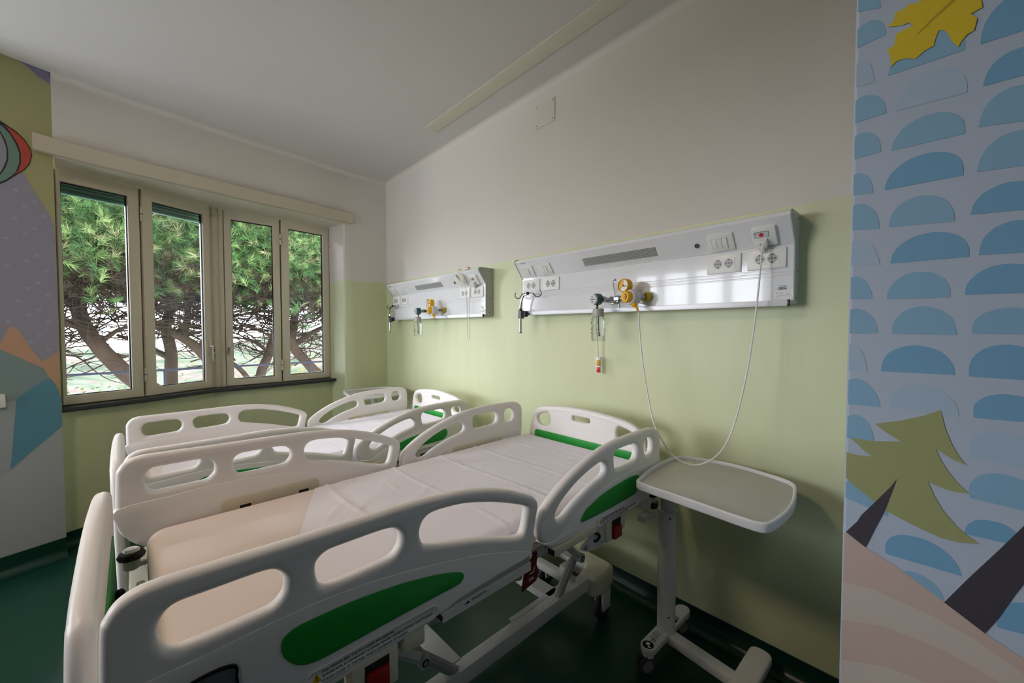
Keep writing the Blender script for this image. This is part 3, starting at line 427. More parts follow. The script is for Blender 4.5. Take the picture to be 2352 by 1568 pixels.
mb = MB(); mb.bx((6.3,-5.2,-.02),(6.45,.2,H+.02), mat('bounce_cut_blue',(86,100,116),.7)); struct(mb.obj('wall_far_right'))  # unseen wall, coloured dark to keep bounced light off the near rail
mb = MB()
q0 = E0+DL*.61; strip(mb, [q0, Vector((0, -5.2, 0))], -.02, H+.02, WALL); struct(mb.obj('wall_front_side'))

# ---- coved baseboards
def cove(name, path, nrm, depth=.05, top=.1):
    mb = MB(); b = bmesh.new()
    prof = [(0.0, top), (.006, top), (.006, .055)]+[(.006+.05*(1-math.cos(t)), .055*(1-math.sin(t))+.0015) for t in (.3,.6,.9,1.2,1.5708)]
    rows = []
    for p, n in zip(path, nrm): rows.append([b.verts.new((p.x+n.x*d, p.y+n.y*d, z)) for d, z in prof])
    for a, c in zip(rows, rows[1:]):
        for k in range(len(prof)-1): b.faces.new((a[k], a[k+1], c[k+1], c[k]))
    bmesh.ops.recalc_face_normals(b, faces=b.faces[:])
    mb.add(b, FLOOR); struct(mb.obj(name, smooth=60))
cove('baseboard_back', [Vector((.02,0,0)), Vector((4.186,0,0))], [Vector((0,-1,0))]*2)
cove('baseboard_left', [fpt(0)+Vector((0,-.02,0)), fpt(.46), Vector((-.26,-.51,0))]+[w.copy() for w in wn[1:-1]]+[Vector((.25,-2.47,0))], [Vector((1,0,0)), Vector((1,-.3,0)), Vector((1,-1,0)), Vector((1,.1,0)), Vector((1,.1,0)), Vector((1,.3,0)), Vector((1,.4,0)), Vector((1,.4,0))])
cove('baseboard_front_left', [E0, E0+DL*.61], [NL]*2, top=.125)
cove('baseboard_right', [Vector((xe,YP,0)), Vector((6.3,YP,0))], [Vector((0,-1,0))]*2)

# ---- soft cove between walls and ceiling
mb = MB(); b = bmesh.new(); R_ = .035; rows = []
path = [(fpt(s), Vector((1,0,0))) for s in (2.44,2.2,1.9,1.6,1.3,1.0,.7,.4,.15)]
path = [(p, Vector((1,.15,0)).normalized()) for p, n in path]+[(Vector((.035,-.035,0)), None)]
arc_ = [PI/2*k/6 for k in range(7)]
for p, n in path:
    if n is None: rows.append([b.verts.new((R_*(1-math.cos(a)), -R_*(1-math.cos(a)), H-R_+R_*math.sin(a))) for a in arc_])
    else: rows.append([b.verts.new((p.x+n.x*R_*(1-math.cos(a)), p.y+n.y*R_*(1-math.cos(a)), H-R_+R_*math.sin(a))) for a in arc_])
for x in (.15,1,2,3,4.18): rows.append([b.verts.new((x, -R_*(1-math.cos(a)), H-R_+R_*math.sin(a))) for a in arc_])
for a, c in zip(rows, rows[1:]):
    for k in range(6): b.faces.new((a[k], a[k+1], c[k+1], c[k]))
bmesh.ops.recalc_face_normals(b, faces=b.faces[:])
mb.add(b, WALL); struct(mb.obj('trim_4', smooth=60), 'rounded plaster cove under the ceiling', 'trim')

# ---- cream pelmet (roller-blind box) over the window, follows the facade
mb = MB(); b = bmesh.new(); rows = []
sp = [.40+(2.515-.40)*i/24 for i in range(25)]
def ppt(s):
    if s < 2.44: return fpt(s)
    return E0+DL*((s-2.44)/-DL.y)
for s in sp:
    p = ppt(s); rows.append([b.verts.new((p.x+d, p.y, z)) for d, z in ((-.03,2.618),(.045,2.615),(.05,2.622),(.05,2.712),(.045,2.718),(-.03,2.718))])
for a, c in zip(rows, rows[1:]):
    for k in range(6): b.faces.new((a[k], a[(k+1)%6], c[(k+1)%6], c[k]))
b.faces.new(rows[0]); b.faces.new(rows[-1][::-1]); bmesh.ops.recalc_face_normals(b, faces=b.faces[:])
mb.add(b, mat('pelmet_cream',(202,192,170),.6)); struct(mb.obj('trim_1', smooth=25), 'cream pelmet board running over the window', 'trim')

# ---- slate sill
mb = MB(); b = bmesh.new(); rows = []
sl = [(-.335,-.50),(-.30,-.53)]
SP = [(.47,-.345,-.185)]+[(s, x-.03, x+.135) for s, x in WIN[1:5]]+[(2.50,.13,.30)]
for s, xb, xf in SP: rows.append([b.verts.new((x, -s, z)) for x, z in ((xb,.935),(xf,.935),(xf+.004,.94),(xf+.004,.958),(xf,.964),(xb,.964))])
for a, c in zip(rows, rows[1:]):
    for k in range(6): b.faces.new((a[k], a[(k+1)%6], c[(k+1)%6], c[k]))
b.faces.new(rows[0]); b.faces.new(rows[-1][::-1]); bmesh.ops.recalc_face_normals(b, faces=b.faces[:])
mb.add(b, SILL); struct(mb.obj('trim_2', smooth=25), 'dark slate window sill', 'sill')

# ---- ceiling board and blank plate
mb = MB(); mb.bx((1.40,-.315,H-.004),(4.6,-.205,H+.01), mat('cream_board_aged',(212,207,188),.7), .001); mb.bx((1.40,-.205,H-.002),(4.6,-.2025,H+.01), DARK)  # thin dark strip stands in for the shadow gap beside the board
struct(mb.obj('trim_3'), 'cream board fixed along the ceiling above the headwall', 'trim')
t = thing('cover_plate', 'blank cream cover plate screwed high on the white headwall', 'cover plate', (2.445,0,2.955))
mb = MB(); mb.box((0,-.004,0),(.175,.008,.155), mat('painted_plate',(214,209,198),.8), .003); mb.obj('plate', t)
for sx in (-.072,.072):
    for sz in (-.06,.06): mb = MB(); mb.cyl((sx,-.0075,sz),(sx,-.0092,sz),.0035, DARK, n=10); mb.obj('screw', t)
t = thing('wall_switch', 'small white switch box on the mural wall by the left edge', 'switch', (0,0,0))
t.matrix_world = RZ @ Matrix.Translation((.275,1.071,0))
mb = MB(); mb.box((0,0,.012),(.08,.08,.024), SOCKW, .004); mb.obj('body', t)
mb = MB(); mb.box((0,0,.026),(.04,.05,.006), SOCKW, .002); mb.obj('rocker', t)

# ------------------------------------------------------------------ the window: four bifold sashes in a bent row
win = bpy.data.objects.new('window_1', None); COL.objects.link(win); struct(win, 'cream four-leaf folding window looking onto pines', 'window')
ZB, ZT = .966, 2.6
mb = MB()
def post(mb, s, x, w, ang, z0=ZB, z1=ZT+.03, dy=.05, m=FRAME):
    mb.box((0,0,(z0+z1)/2), (w, dy, z1-z0), m, .004, Matrix.Translation((x, -s, 0)) @ Matrix.Rotation(ang, 4, 'Z'))
def seg(i, j):
    a = Vector((WIN[i][1], -WIN[i][0], 0)); b_ = Vector((WIN[j][1], -WIN[j][0], 0)); return a, b_
# head and bottom rails of the fixed frame
for i in range(5):
    a, c = seg(i, i+1); d = (c-a).normalized(); n = Vector((-d.y, d.x, 0)); L_ = (c-a).length
    M = Matrix(((d.x, n.x, 0, a.x), (d.y, n.y, 0, a.y), (0,0,1,0), (0,0,0,1)))
    mb.bx((-.01,-.035,ZT-.005),(L_+.01,.02,ZT+.06), FRAME, .003, M); mb.bx((-.01,-.06,ZB-.004),(L_+.01,.0,ZB+.02), FRAME, .003, M)
a, c = seg(2, 3); post(mb, 1.537, -.238, .112, math.atan2(c.y-a.y, c.x-a.x), dy=.044)
for q in (1.513, 1.561): post(mb, q, -.228, .006, math.atan2(c.y-a.y, c.x-a.x), dy=.052)
for k in (1, 4): post(mb, WIN[k][0], WIN[k][1]-.012, .03, PI/2, dy=.012, z1=ZT, m=DARK)  # added dark strips behind the leaf gaps, keeping the gaps dark
post(mb, .513, -.335, .05, PI/2, dy=.03); post(mb, 2.5, .14, .06, PI/2, dy=.04)
mb.obj('window_frame', win)
GL = {0:(.072,.421), 1:(.065,.410), 3:(.062,.441), 4:(.073,.423)}
for i in (4, 3, 1, 0):
    a, c = seg(i, i+1); d = (c-a).normalized(); n = Vector((-d.y, d.x, 0)); L_ = (c-a).length
    M = Matrix(((d.x, n.x, 0, a.x), (d.y, n.y, 0, a.y), (0,0,1,0), (0,0,0,1)))
    g0, g1 = GL[i]; mb = MB(); e0, e1 = (.008 if i in (0,3) else .006), L_-(.008 if i in (1,4) else .006); zb, zt, gb, gt = ZB+.004, ZT-.004, 1.032, 2.522
    if n.x < 0: n = -n; M = Matrix(((d.x, n.x, 0, a.x), (d.y, n.y, 0, a.y), (0,0,1,0), (0,0,0,1)))
    prof = plate([[(e0,zb),(e1,zb),(e1,zt),(e0,zt)], [(g0,gb),(g1,gb),(g1,gt),(g0,gt)]], .05, .004, 1)
    mb.addmesh(prof, FRAME, M @ Matrix(((1,0,0,0),(0,0,1,-.025),(0,1,0,0),(0,0,0,1))))
    sash = mb.obj('sash', win)
    mb = MB()
    for p, q in (((g0-.001,-.018,gb),(g0+.006,.0,gt)), ((g1-.006,-.018,gb),(g1+.001,.0,gt)), ((g0,-.018,gb-.001),(g1,.0,gb+.006)), ((g0,-.018,gt-.006),(g1,.0,gt+.001))): mb.bx(p, q, BLACK, 0, M)
    mb.obj('glazing_seal', sash)
    mb = MB(); mb.bx((g0,-.014,gb),(g1,-.008,gt), PANE, 0, M); mb.obj('pane', sash)
    mb = MB()
    for z in (1.14, 2.40):
        for xx in ((0,) if i in (0,1) else (L_,) if i == 3 else ()):
            mb.cyl((xx, .030, z-.055), (xx, .030, z+.055), .009, FRAME, M=M, bev=.002); mb.cyl((xx, .030, z-.003), (xx, .030, z+.003), .0095, DARK, M=M)
    if mb.mats: mb.obj('hinge', sash)
    else: mb.bm.free()
    if i in (1, 3):
        xx = .028 if i == 3 else L_-.03
        mb = MB(); mb.bx((xx-.016,.02,1.262),(xx+.016,.034,1.405), FRAME, .006, M)
        mb.cyl((xx,.03,1.345),(xx,.06,1.345),.013, ALU, M=M)
        if i == 3: mb.tube([(xx,.058,1.345),(xx-.002,.06,1.30),(xx-.004,.06,1.215)], .0065, WHITEP, M=M, smooth=4)
        mb.cyl((xx-.022*(1 if i==3 else -.3),.034,1.322),(xx-.022*(1 if i==3 else -.3),.042,1.322),.009, CHROME, M=M)
        mb.cyl((xx-.024*(1 if i==3 else -.3),.04,1.295),(xx-.024*(1 if i==3 else -.3),.05,1.322),.004, CHROME, M=M)
        mb.sph((xx-.026*(1 if i==3 else -.3),.046,1.285),.011, CHROME, (1,.3,1.2), M=M)
        mb.obj('handle', sash)
    # roller shutter outside, let down a little on the two left leaves
    if i in (3, 4):
        mb = MB()
        for k in range(5): mb.cyl((-.01,-.09,2.475+k*.03),(L_+.01,-.09,2.475+k*.03),.016, SHUT, M=M, n=12)
        mb.obj('roller_shutter', win)

# outside skin so that the facade has thickness
mb = MB(); mb.bx((-.75,-5.4,-3.),(-.55,.4,.90), CREAM)
mb.bx((-.56,-5.4,2.68),(-.40,.4,3.6), CREAM)
mb.bx((-.50,-.50,-.1),(-.42,.4,3.0), CREAM)
struct(mb.obj('wall_outside'))
# ------------------------------------------------------------------ bedhead supply units on the headwall
UL = 1.593
SA = Vector((0,-.145,1.95)); SB = Vector((0,-.075,1.855)); SE = (SB-SA).normalized(); SN = Vector((0,-SE.z,SE.y)).normalized()
if SN.y > 0: SN = -SN
# slanted-panel frame: (along x, down the slope, out)
def MS(x0=0): return Matrix(((1,0,0,x0),(0,SE.y,SN.y,SA.y),(0,SE.z,SN.z,SA.z),(0,0,0,1)))
ML = Matrix(((1,0,0,0),(0,0,-1,-.075),(0,1,0,0),(0,0,0,1)))            # lower face: (x, z, out)
UM = {}
def unit_meshes():
    mb = MB(); mb.prism([(0,1.972),(-.125,1.972),(-.142,1.966),(-.145,1.95),(-.075,1.855),(-.075,1.852),(-.069,1.850),(-.069,1.848),(-.075,1.846),
        (-.075,1.750),(-.0725,1.748),(-.0725,1.745),(-.075,1.743),(-.075,1.737),(-.0725,1.735),(-.0725,1.732),(-.075,1.73),(-.075,1.724),(-.0725,1.722),(-.0725,1.719),(-.075,1.717),
        (-.075,1.612),(0,1.606)], 'x', .004, UL-.004, GLOSSW)
    UM['housing'] = mb.mesh('housing', 30)
    for k, (a, b_) in enumerate(((0,.004),(UL-.004,UL))):
        mb = MB(); mb.prism([(0,1.976),(-.128,1.976),(-.147,1.968),(-.149,1.949),(-.078,1.853),(-.078,1.608),(0,1.603)], 'x', a, b_, ENDGREY)
        for y, z in ((-.03,1.955),(-.115,1.955),(-.035,1.74),(-.04,1.63)): mb.cyl((a if k == 0 else b_, y, z), ((a-.001) if k == 0 else b_+.001, y, z), .004, DARK, n=10)
        UM['end_cap%d' % k] = mb.mesh('end_cap')
    mb = MB(); mb.bx((.03,-.097,1.595),(1.575,-.088,1.62), ALU, .002)
    for x in (.12,.8,1.5): mb.bx((x-.01,-.09,1.60),(x+.01,-.074,1.616), ALU)
    mb.bx((1.575,-.098,1.594),(1.583,-.087,1.621), BLACK, .002); mb.bx((.022,-.098,1.594),(.03,-.087,1.621), BLACK, .002)
    UM['equipment_rail'] = mb.mesh('equipment_rail')
    M = MS(); mb = MB(); mb.bx((.555,.045,-.002),(1.012,.094,.0015), mat('lamp_louvre_grey',(128,129,130),.45), 0, M)
    for k in range(58): x = .560+k*.0078; mb.bx((x,.046,.0015),(x+.0022,.093,.0032), mat('louvre_light',(190,190,190),.35), 0, M)
    for k in range(6): z = .049+k*.0082; mb.bx((.556,z,.0015),(1.011,z+.0018,.003), mat('louvre_light',(190,190,190),.35), 0, M)
    UM['reading_light'] = mb.mesh('reading_light')
    def switch(x0, x1, n):
        mb = MB(); mb.box(((x0+x1)/2,.072,.004),(x1-x0,.082,.009), SOCKW, .003, M)
        w = .022; c = (x0+x1)/2-.004
        mb.bx((c-n*w/2-.0015,.050,.0085),(c+n*w/2+.0015,.099,.0092), SOCKG, 0, M)
        for k in range(n): mb.box((c-n*w/2+w*(k+.5),.0745,.0095),(w-.002,.047,.004), SOCKW, .001, M)
        return mb.mesh('switch_plate')
    UM['switch_plate'] = [switch(.03,.145,2), switch(.195,.303,2), switch(1.266,1.374,3)]
    mb = MB(); mb.cyl((1.214,.071,-.001),(1.214,.071,.008),.011, CHROME, M=M, bev=.002); mb.cyl((1.214,.071,.008),(1.214,.071,.0085),.0085, BLACK, M=M); mb.cyl((1.214,.071,.0085),(1.214,.071,.009),.003, CHROME, M=M)
    UM['jack'] = mb.mesh('jack_socket')
    def sock(x0, x1, dark):
        mb = MB(); c = (x0+x1)/2; mb.box((c,1.795,.004),(x1-x0,.083,.009), SOCKW, .0035, ML)
        mb.bx((c-.046,1.7735,.008),(c+.046,1.8185,.009), SOCKG, 0, ML); mb.bx((c-.0452,1.7743,.0088),(c-.0006,1.8177,.0094), SOCKW, 0, ML); mb.bx((c+.0006,1.7743,.0088),(c+.0452,1.8177,.0094), SOCKW, 0, ML)
        for h in (-1, 1):
            xc = c+h*.0229
            mb.cyl((xc,1.796,.009),(xc,1.796,.0097),.0195, SOCKG, M=ML, n=24)
            for q in (-.011, 0, .011): mb.cyl((xc+q,1.796,.0096),(xc+q,1.796,.0101),.0032, BLACK, M=ML, n=10)
            for q in (-1, 1): mb.box((xc,1.796+q*.0165,.0098),(.009,.005,.0012), BLACK, 0, ML)
        return mb.mesh('socket_outlet')
    UM['socket_outlet'] = [sock(.019,.175,0), sock(.207,.345,0), sock(1.252,1.396,1), sock(1.421,1.565,1)]
    mb = MB(); mb.box((1.492,.072,.007),(.088,.085,.016), SOCKW, .005, M); mb.bx((1.4565,.0465,.0148),(1.5115,.0725,.0157), mat('display_frame_blue',(60,84,100),.4), 0, M); mb.bx((1.458,.048,.0155),(1.510,.071,.0162), mat('display_pale',(196,208,214),.3), 0, M)
    mb.cyl((1.484,.060,.016),(1.484,.060,.0185),.008, REDB, M=M, n=20, bev=.001); mb.cyl((1.463,.055,.016),(1.463,.055,.0168),.0022, RED, M=M, n=10)
    mb.bx((1.470,.078,.0148),(1.505,.112,.0155), SOCKG, 0, M)
    UM['nurse_call_panel'] = mb.mesh('nurse_call_panel')
    # printed labels
    mb = MB(); mb.bx((1.527,1.628,0),(1.591,1.657,.0004), WHITEP, 0, ML)
    rnd = random.Random(5)
    for r in range(5):
        x = 1.530
        while x < 1.585:
            w = rnd.uniform(.002,.007); mb.bx((x,1.632+r*.0048,.0004),(min(x+w,1.588),1.6335+r*.0048,.0006), INK if rnd.random() < .5 else INKG, 0, ML); x += w+rnd.uniform(.001,.006)
    x = 1.536
    while x < 1.567:
        w = rnd.uniform(.0006,.002); mb.bx((x,1.664,0),(x+w,1.6695,.0004), INK, 0, ML); x += w+rnd.uniform(.0004,.0012)
    mb.bx((1.540,1.6725,0),(1.566,1.6752,.0004), INK, 0, ML); mb.bx((1.537,1.679,0),(1.568,1.6805,.0004), INKG, 0, ML)
    UM['label'] = mb.mesh('rating_label')
    mb = MB(); mb.text('BedLine', .014, INKG, M @ Matrix.Translation((.055,.012,.0004)) @ Matrix.Diagonal((1,-1,1,1)))
    UM['brand'] = mb.mesh('lettering')
unit_meshes()
def bed_unit(x0, label):
    t = thing('bedhead_unit', label, 'bedhead unit', (x0,0,0), 0, 'bedhead supply units')
    h = link('housing', UM['housing'], t)
    for k in (0,1): link('end_cap', UM['end_cap%d' % k], t)
    link('equipment_rail', UM['equipment_rail'], t); link('reading_light', UM['reading_light'], t)['label'] = 'grey louvred reading light'
    for m in UM['switch_plate']: link('switch_plate', m, t)
    for m in UM['socket_outlet']: link('socket_outlet', m, t)
    link('jack_socket', UM['jack'], t)['label'] = 'round black jack socket'
    link('nurse_call_panel', UM['nurse_call_panel'], t)['label'] = 'white nurse call panel with red button'
    link('rating_label', UM['label'], h); link('lettering', UM['brand'], h)
    return t
U1, U2 = 2.295, .300
bed_unit(U1, 'long glossy white bedhead unit on green wall above the near bed')
bed_unit(U2, 'long glossy white bedhead unit by the room corner above the far bed')

# ---- things hanging on the units; built at the near unit (x relative to the unit), copied to the far one
def hook(x0, label):
    t = thing('drip_hook', label, 'drip hook', (x0,0,0), 0, 'clamped drip hooks')
    mb = MB(); mb.cyl((.038,-.125,1.475),(.038,-.125,1.64),.0085, CHROME, bev=.001); mb.cyl((.038,-.125,1.474),(.038,-.125,1.4805),.009, BLACK)
    mb.tube([(.038,-.125,1.63),(.040,-.125,1.66),(.052,-.125,1.70),(.068,-.125,1.728),(.108,-.125,1.738)], .0075, CHROME, smooth=4); mb.obj('rod', t)
    mb = MB()
    for s in (-1, 1):
        c = .108; mb.tube([(c,-.125,1.741),(c+s*.03,-.125,1.742),(c+s*.055,-.125,1.735),(c+s*.075,-.125,1.716),(c+s*.098,-.125,1.712),(c+s*.120,-.125,1.722),(c+s*.125,-.125,1.738),(c+s*.116,-.125,1.752)], .0032, DSTEEL, n=8, smooth=5)
    mb.obj('hook', t)
    mb = MB(); mb.sph((.108,-.125,1.741),.011, BLACK, (1.1,1,1)); mb.obj('knob', t)
    mb = MB(); mb.box((.040,-.122,1.60),(.03,.032,.055), mat('grey_clamp',(112,116,120),.4), .003); mb.box((.062,-.108,1.604),(.03,.03,.04), mat('dark_clamp',(52,56,62),.4), .003)
    mb.cyl((.052,-.138,1.625),(.052,-.138,1.640),.010, BLACK); mb.cyl((.075,-.112,1.604),(.092,-.112,1.604),.009, BLACK, bev=.002); mb.obj('clamp', t)
    return t
h1 = hook(U1, 'chrome double drip hook clamped to the rail of the near bedhead unit')
h2 = dup_tree(h1); h2.location.x = U2; h2['label'] = 'chrome double drip hook clamped to the rail of the far bedhead unit'

def vacuum(x0, label):
    t = thing('suction_regulator', label, 'suction regulator', (x0,0,0), 0, 'suction regulators')
    a = Vector((.722,-.205,1.663)); d = Vector((.15,.95,.05)).normalized()
    R = (-d).to_track_quat('Z', 'Y').to_matrix().to_4x4(); R.translation = a
    mb = MB(); mb.cyl((0,0,-.022),(0,0,.016),.031, TEALP, M=R, n=28, bev=.003); mb.cyl((0,0,.014),(0,0,.030),.028, mat('pale_grey_plastic',(206,204,202),.35), M=R, n=28, bev=.004)
    for p in ((0,-.002),): mb.box((0,.0,.0305),(.03,.004,.001), INK, 0, R)
    for q in (-1,1): mb.box((-.004,q*.013,.0305),(.007,.006,.001), INK, 0, R)
    mb.obj('knob', t)
    mb = MB(); mb.cyl(a-(-d)*.02, a+Vector((.01,.135,.002)), .011, CHROME); mb.cyl(a+d*.04, a+d*.065, .017, CHROME, n=6); mb.cyl((.742,-.085,1.664),(.742,-.073,1.664),.022, CHROME)
    mb.cyl((.722,-.20,1.634),(.722,-.20,1.612),.006, BLACK); mb.sph((.722,-.20,1.622),.009, CHROME); mb.obj('stem', t)
    return t
v1 = vacuum(U1, 'teal and grey suction regulator knob on the near bedhead unit')
v2 = dup_tree(v1); v2.location.x = U2+.05; v2['label'] = 'teal and grey suction regulator knob on the far bedhead unit'

def jar(x0, label):
    t = thing('suction_jar', label, 'suction jar', (x0,0,0), 0, 'suction jars')
    M = Matrix.Translation((.730,-.20,0))
    mb = MB(); mb.lathe([(0,1.612),(.027,1.612),(.030,1.608),(.030,1.578),(.033,1.576),(.033,1.570),(0,1.570)], mat('grey_lid',(176,174,168),.4), M=M); mb.cyl((-.034,-.0,1.597),(-.014,-.02,1.597),.005, BLACK, M=M); mb.obj('lid', t)
    mb = MB(); mb.lathe([(.030,1.571),(.037,1.560),(.0375,1.555),(.0375,1.442),(.034,1.436),(0,1.436)], CLEAR, M=M)
    for z in (1.48,1.50,1.535):
        for an in (205, 300): mb.box((.0377*math.cos(math.radians(an)),.0377*math.sin(math.radians(an)),z),(.006,.003,.004), INK, 0, M)
    mb.obj('bottle', t)
    mb = MB(); mb.tube([(0,0,1.575),(.001,0,1.52),(.006,0,1.47)], .0035, mat('grey_tube',(120,122,126),.4), M=M); mb.cyl((.006,0,1.462),(.005,0,1.482),.007, mat('grey_tube',(120,122,126),.4), r2=.004, M=M); mb.obj('float_valve', t)
    return t
j1 = jar(U1, 'clear suction jar with grey lid hanging under the near bedhead unit')
j2 = dup_tree(j1); j2.location.x = U2+.03; j2['label'] = 'clear suction jar with grey lid hanging under the far bedhead unit'

def oxygen(x0, label):
    t = thing('oxygen_flowmeter', label, 'gas regulator', (x0,0,0), 0, 'yellow gas regulators')
    d = Vector((.30,-.93,.02)).normalized()
    def fr(p, dd): R = dd.to_track_quat('Z', 'Y').to_matrix().to_4x4(); R.translation = Vector(p); return R
    # gauge
    R = fr((.873,-.165,1.727), Vector((-.15,-1,.03)))
    mb = MB(); mb.lathe([(0,-.018),(.034,-.018),(.036,-.015),(.036,.018),(.034,.021),(.031,.021),(.030,.012),(0,.012)], YEL, M=R); g = mb.obj('gauge', t)
    mb = MB(); mb.cyl((0,0,.012),(0,0,.0135),.030, DIAL, M=R, n=28)
    mb.poly([(0,0,.0139)]+[(.027*math.cos(a_), .027*math.sin(a_), .0139) for a_ in [PI*.5+PI*.75*k/14 for k in range(15)]], YEL, R)
    mb.box((.012,-.004,.0145),(.024,.0025,.001), INK, 0, R); mb.cyl((0,0,.0135),(0,0,.016),.004, BLACK, M=R); mb.obj('dial', g)
    mb = MB(); mb.cyl((.873,-.165,1.695),(.885,-.155,1.66),.008, CHROME)
    mb.obj('gauge_stem', t)
    # body with big yellow knob
    R = fr((.912,-.17,1.665), Vector((-.28,-1,.02)))
    mb = MB(); mb.lathe([(0,-.045),(.02,-.045),(.036,-.03),(.041,-.01),(.041,.008),(.036,.016),(0,.018)], mat('pale_grey_plastic',(206,204,202),.35), M=R); mb.obj('body', t)
    mb = MB(); mb.lathe([(0,.014),(.029,.014),(.029,.040),(.026,.045),(0,.045)], YEL, M=R); k_ = mb.obj('knob', t)
    mb = MB()
    for a_ in range(8): th = -1.2+a_*.35; mb.box((.013*math.cos(th),.013*math.sin(th),.0455),(.005,.005,.001), INK, 0, R)
    mb.box((0,0,.0455),(.012,.002,.001), INK, 0, R); mb.obj('marking', k_)
    # outlet probe and olive ring
    mb = MB(); mb.cyl((.925,-.14,1.667),(.955,-.08,1.668),.012, CHROME); mb.cyl((.945,-.10,1.668),(.955,-.076,1.668),.016, CHROME, n=6); mb.obj('probe', t)
    mb = MB(); mb.cyl((.952,-.10,1.668),(.958,-.076,1.668),.024, OLIVE, bev=.003, n=24); mb.obj('outlet_ring', t)
    # flow tube and chrome manifold
    mb = MB(); mb.cyl((.800,-.17,1.662),(.90,-.165,1.664),.010, CHROME); mb.cyl((.815,-.17,1.662),(.845,-.17,1.662),.016, CHROME, n=6); mb.cyl((.80,-.185,1.662),(.80,-.155,1.662),.013, BLACK); mb.cyl((.835,-.17,1.655),(.842,-.17,1.610),.006, CHROME, r2=.003); mb.sph((.834,-.17,1.645),.012, CHROME); mb.obj('manifold', t)
    mb = MB(); mb.cyl((.826,-.17,1.668),(.806,-.165,1.765),.0105, CLEAR, n=14); mb.cyl((.806,-.165,1.760),(.805,-.165,1.768),.0108, WHITEP, n=14)
    for k in range(7): mb.box((.822-.002*k,-.1815,1.69+k*.009),(.007,.001,.003), INK, 0)
    mb.obj('flow_tube', t)
    # yellow hose nozzle
    mb = MB(); mb.cyl((.925,-.175,1.628),(.942,-.178,1.618),.013, YEL, bev=.002, n=8); mb.tube([(.935,-.178,1.618),(.948,-.18,1.608),(.955,-.18,1.592)], .0065, YEL, smooth=3, rads=(.008,.005)); mb.obj('nozzle', t)
    return t
o1 = oxygen(U1, 'yellow gauge and flow regulator plugged into the near bedhead unit')
o2 = dup_tree(o1); o2.location.x = U2+.06; o2['label'] = 'yellow gauge and flow regulator plugged into the far bedhead unit'

# ---- nurse-call handsets with cords
def handset(M, parent):
    mb = MB(); mb.box((0,.002,-.03),(.030,.018,.056), SOCKW, .003, M); mb.box((.002,0,-.074),(.027,.014,.05), SOCKW, .003, M); mb.obj('body', parent)
    for z, m, nm in ((-.036, mat('amber_button',(222,160,16),.4), 'amber button'), (-.078, REDB, 'red button')):
        mb = MB(); mb.box((.003,-.009,z),(.019,.006,.032), m, .002, M); mb.obj('button', parent)['label'] = nm
t = thing('nurse_call_handset', 'white call handset with amber and red buttons hanging on its cord under the jar', 'call handset', (0,0,0), 0, 'nurse call handsets')
handset(Matrix.Translation((2.913,-.04,1.338)) @ Matrix.Rotation(.25, 4, 'Z'), t)
mb = MB(); mb.tube([(2.913,-.04,1.336),(2.910,-.045,1.42),(2.915,-.07,1.55),(2.96,-.105,1.640),(3.08,-.125,1.652),(3.19,-.13,1.640),(3.243,-.165,1.60),(3.262,-.185,1.52),(3.283,-.205,1.42),(3.308,-.22,1.30),(3.334,-.225,1.184),(3.363,-.225,1.061),(3.397,-.225,.994),(3.452,-.225,.923),(3.513,-.225,.895),(3.572,-.225,.897),(3.636,-.225,.937),(3.683,-.225,.999),(3.72,-.225,1.095),(3.751,-.22,1.244),(3.768,-.20,1.387),(3.778,-.18,1.528),(3.784,-.155,1.69),(3.787,-.142,1.80),(3.788,-.13,1.845)], .0035, CABLE, n=8, smooth=5); mb.obj('cord', t)
def plug(M, parent):
    mb = MB(); mb.box((0,0,.016),(.042,.036,.032), SOCKW, .007, M); mb.box((-.003,.026,.016),(.022,.022,.018), SOCKW, .004, M); mb.cyl((0,-.004,.032),(0,-.004,.0325),.002, INK, M=M, n=8); mb.obj('plug', parent)
plug(MS(U1) @ Matrix.Translation((1.484,.094,.014)), t)
t = thing('nurse_call_handset', 'white call handset with coiled cord lying on top of the far bedhead unit', 'call handset', (0,0,0), 0, 'nurse call handsets')
R = Matrix.Translation((1.60,-.08,1.990)) @ Matrix.Rotation(-.15, 4, 'Z') @ Matrix.Rotation(-PI/2, 4, 'Y') @ Matrix.Rotation(PI/2, 4, 'Z')
handset(R, t)
mb = MB(); pts = [(1.602,-.10,1.987),(1.62,-.15,1.978)]
for k in range(40):
    a_ = k*.9; pts.append((1.620+.055*math.cos(a_)+.0010*k, -.153-.004*math.sin(k), 1.915+.030*math.sin(a_)-.02*math.cos(a_)))
pts += [(1.68,-.15,1.87),(1.725,-.14,1.80),(1.728,-.135,1.6),(1.722,-.13,1.45),(1.735,-.13,1.412),(1.750,-.13,1.45),(1.752,-.135,1.6),(1.757,-.135,1.78),(1.775,-.135,1.845)]
mb.tube(pts, .003, CABLE, n=6, smooth=4); mb.obj('cord', t)
plug(MS(U2) @ Matrix.Translation((1.484,.094,.014)), t)
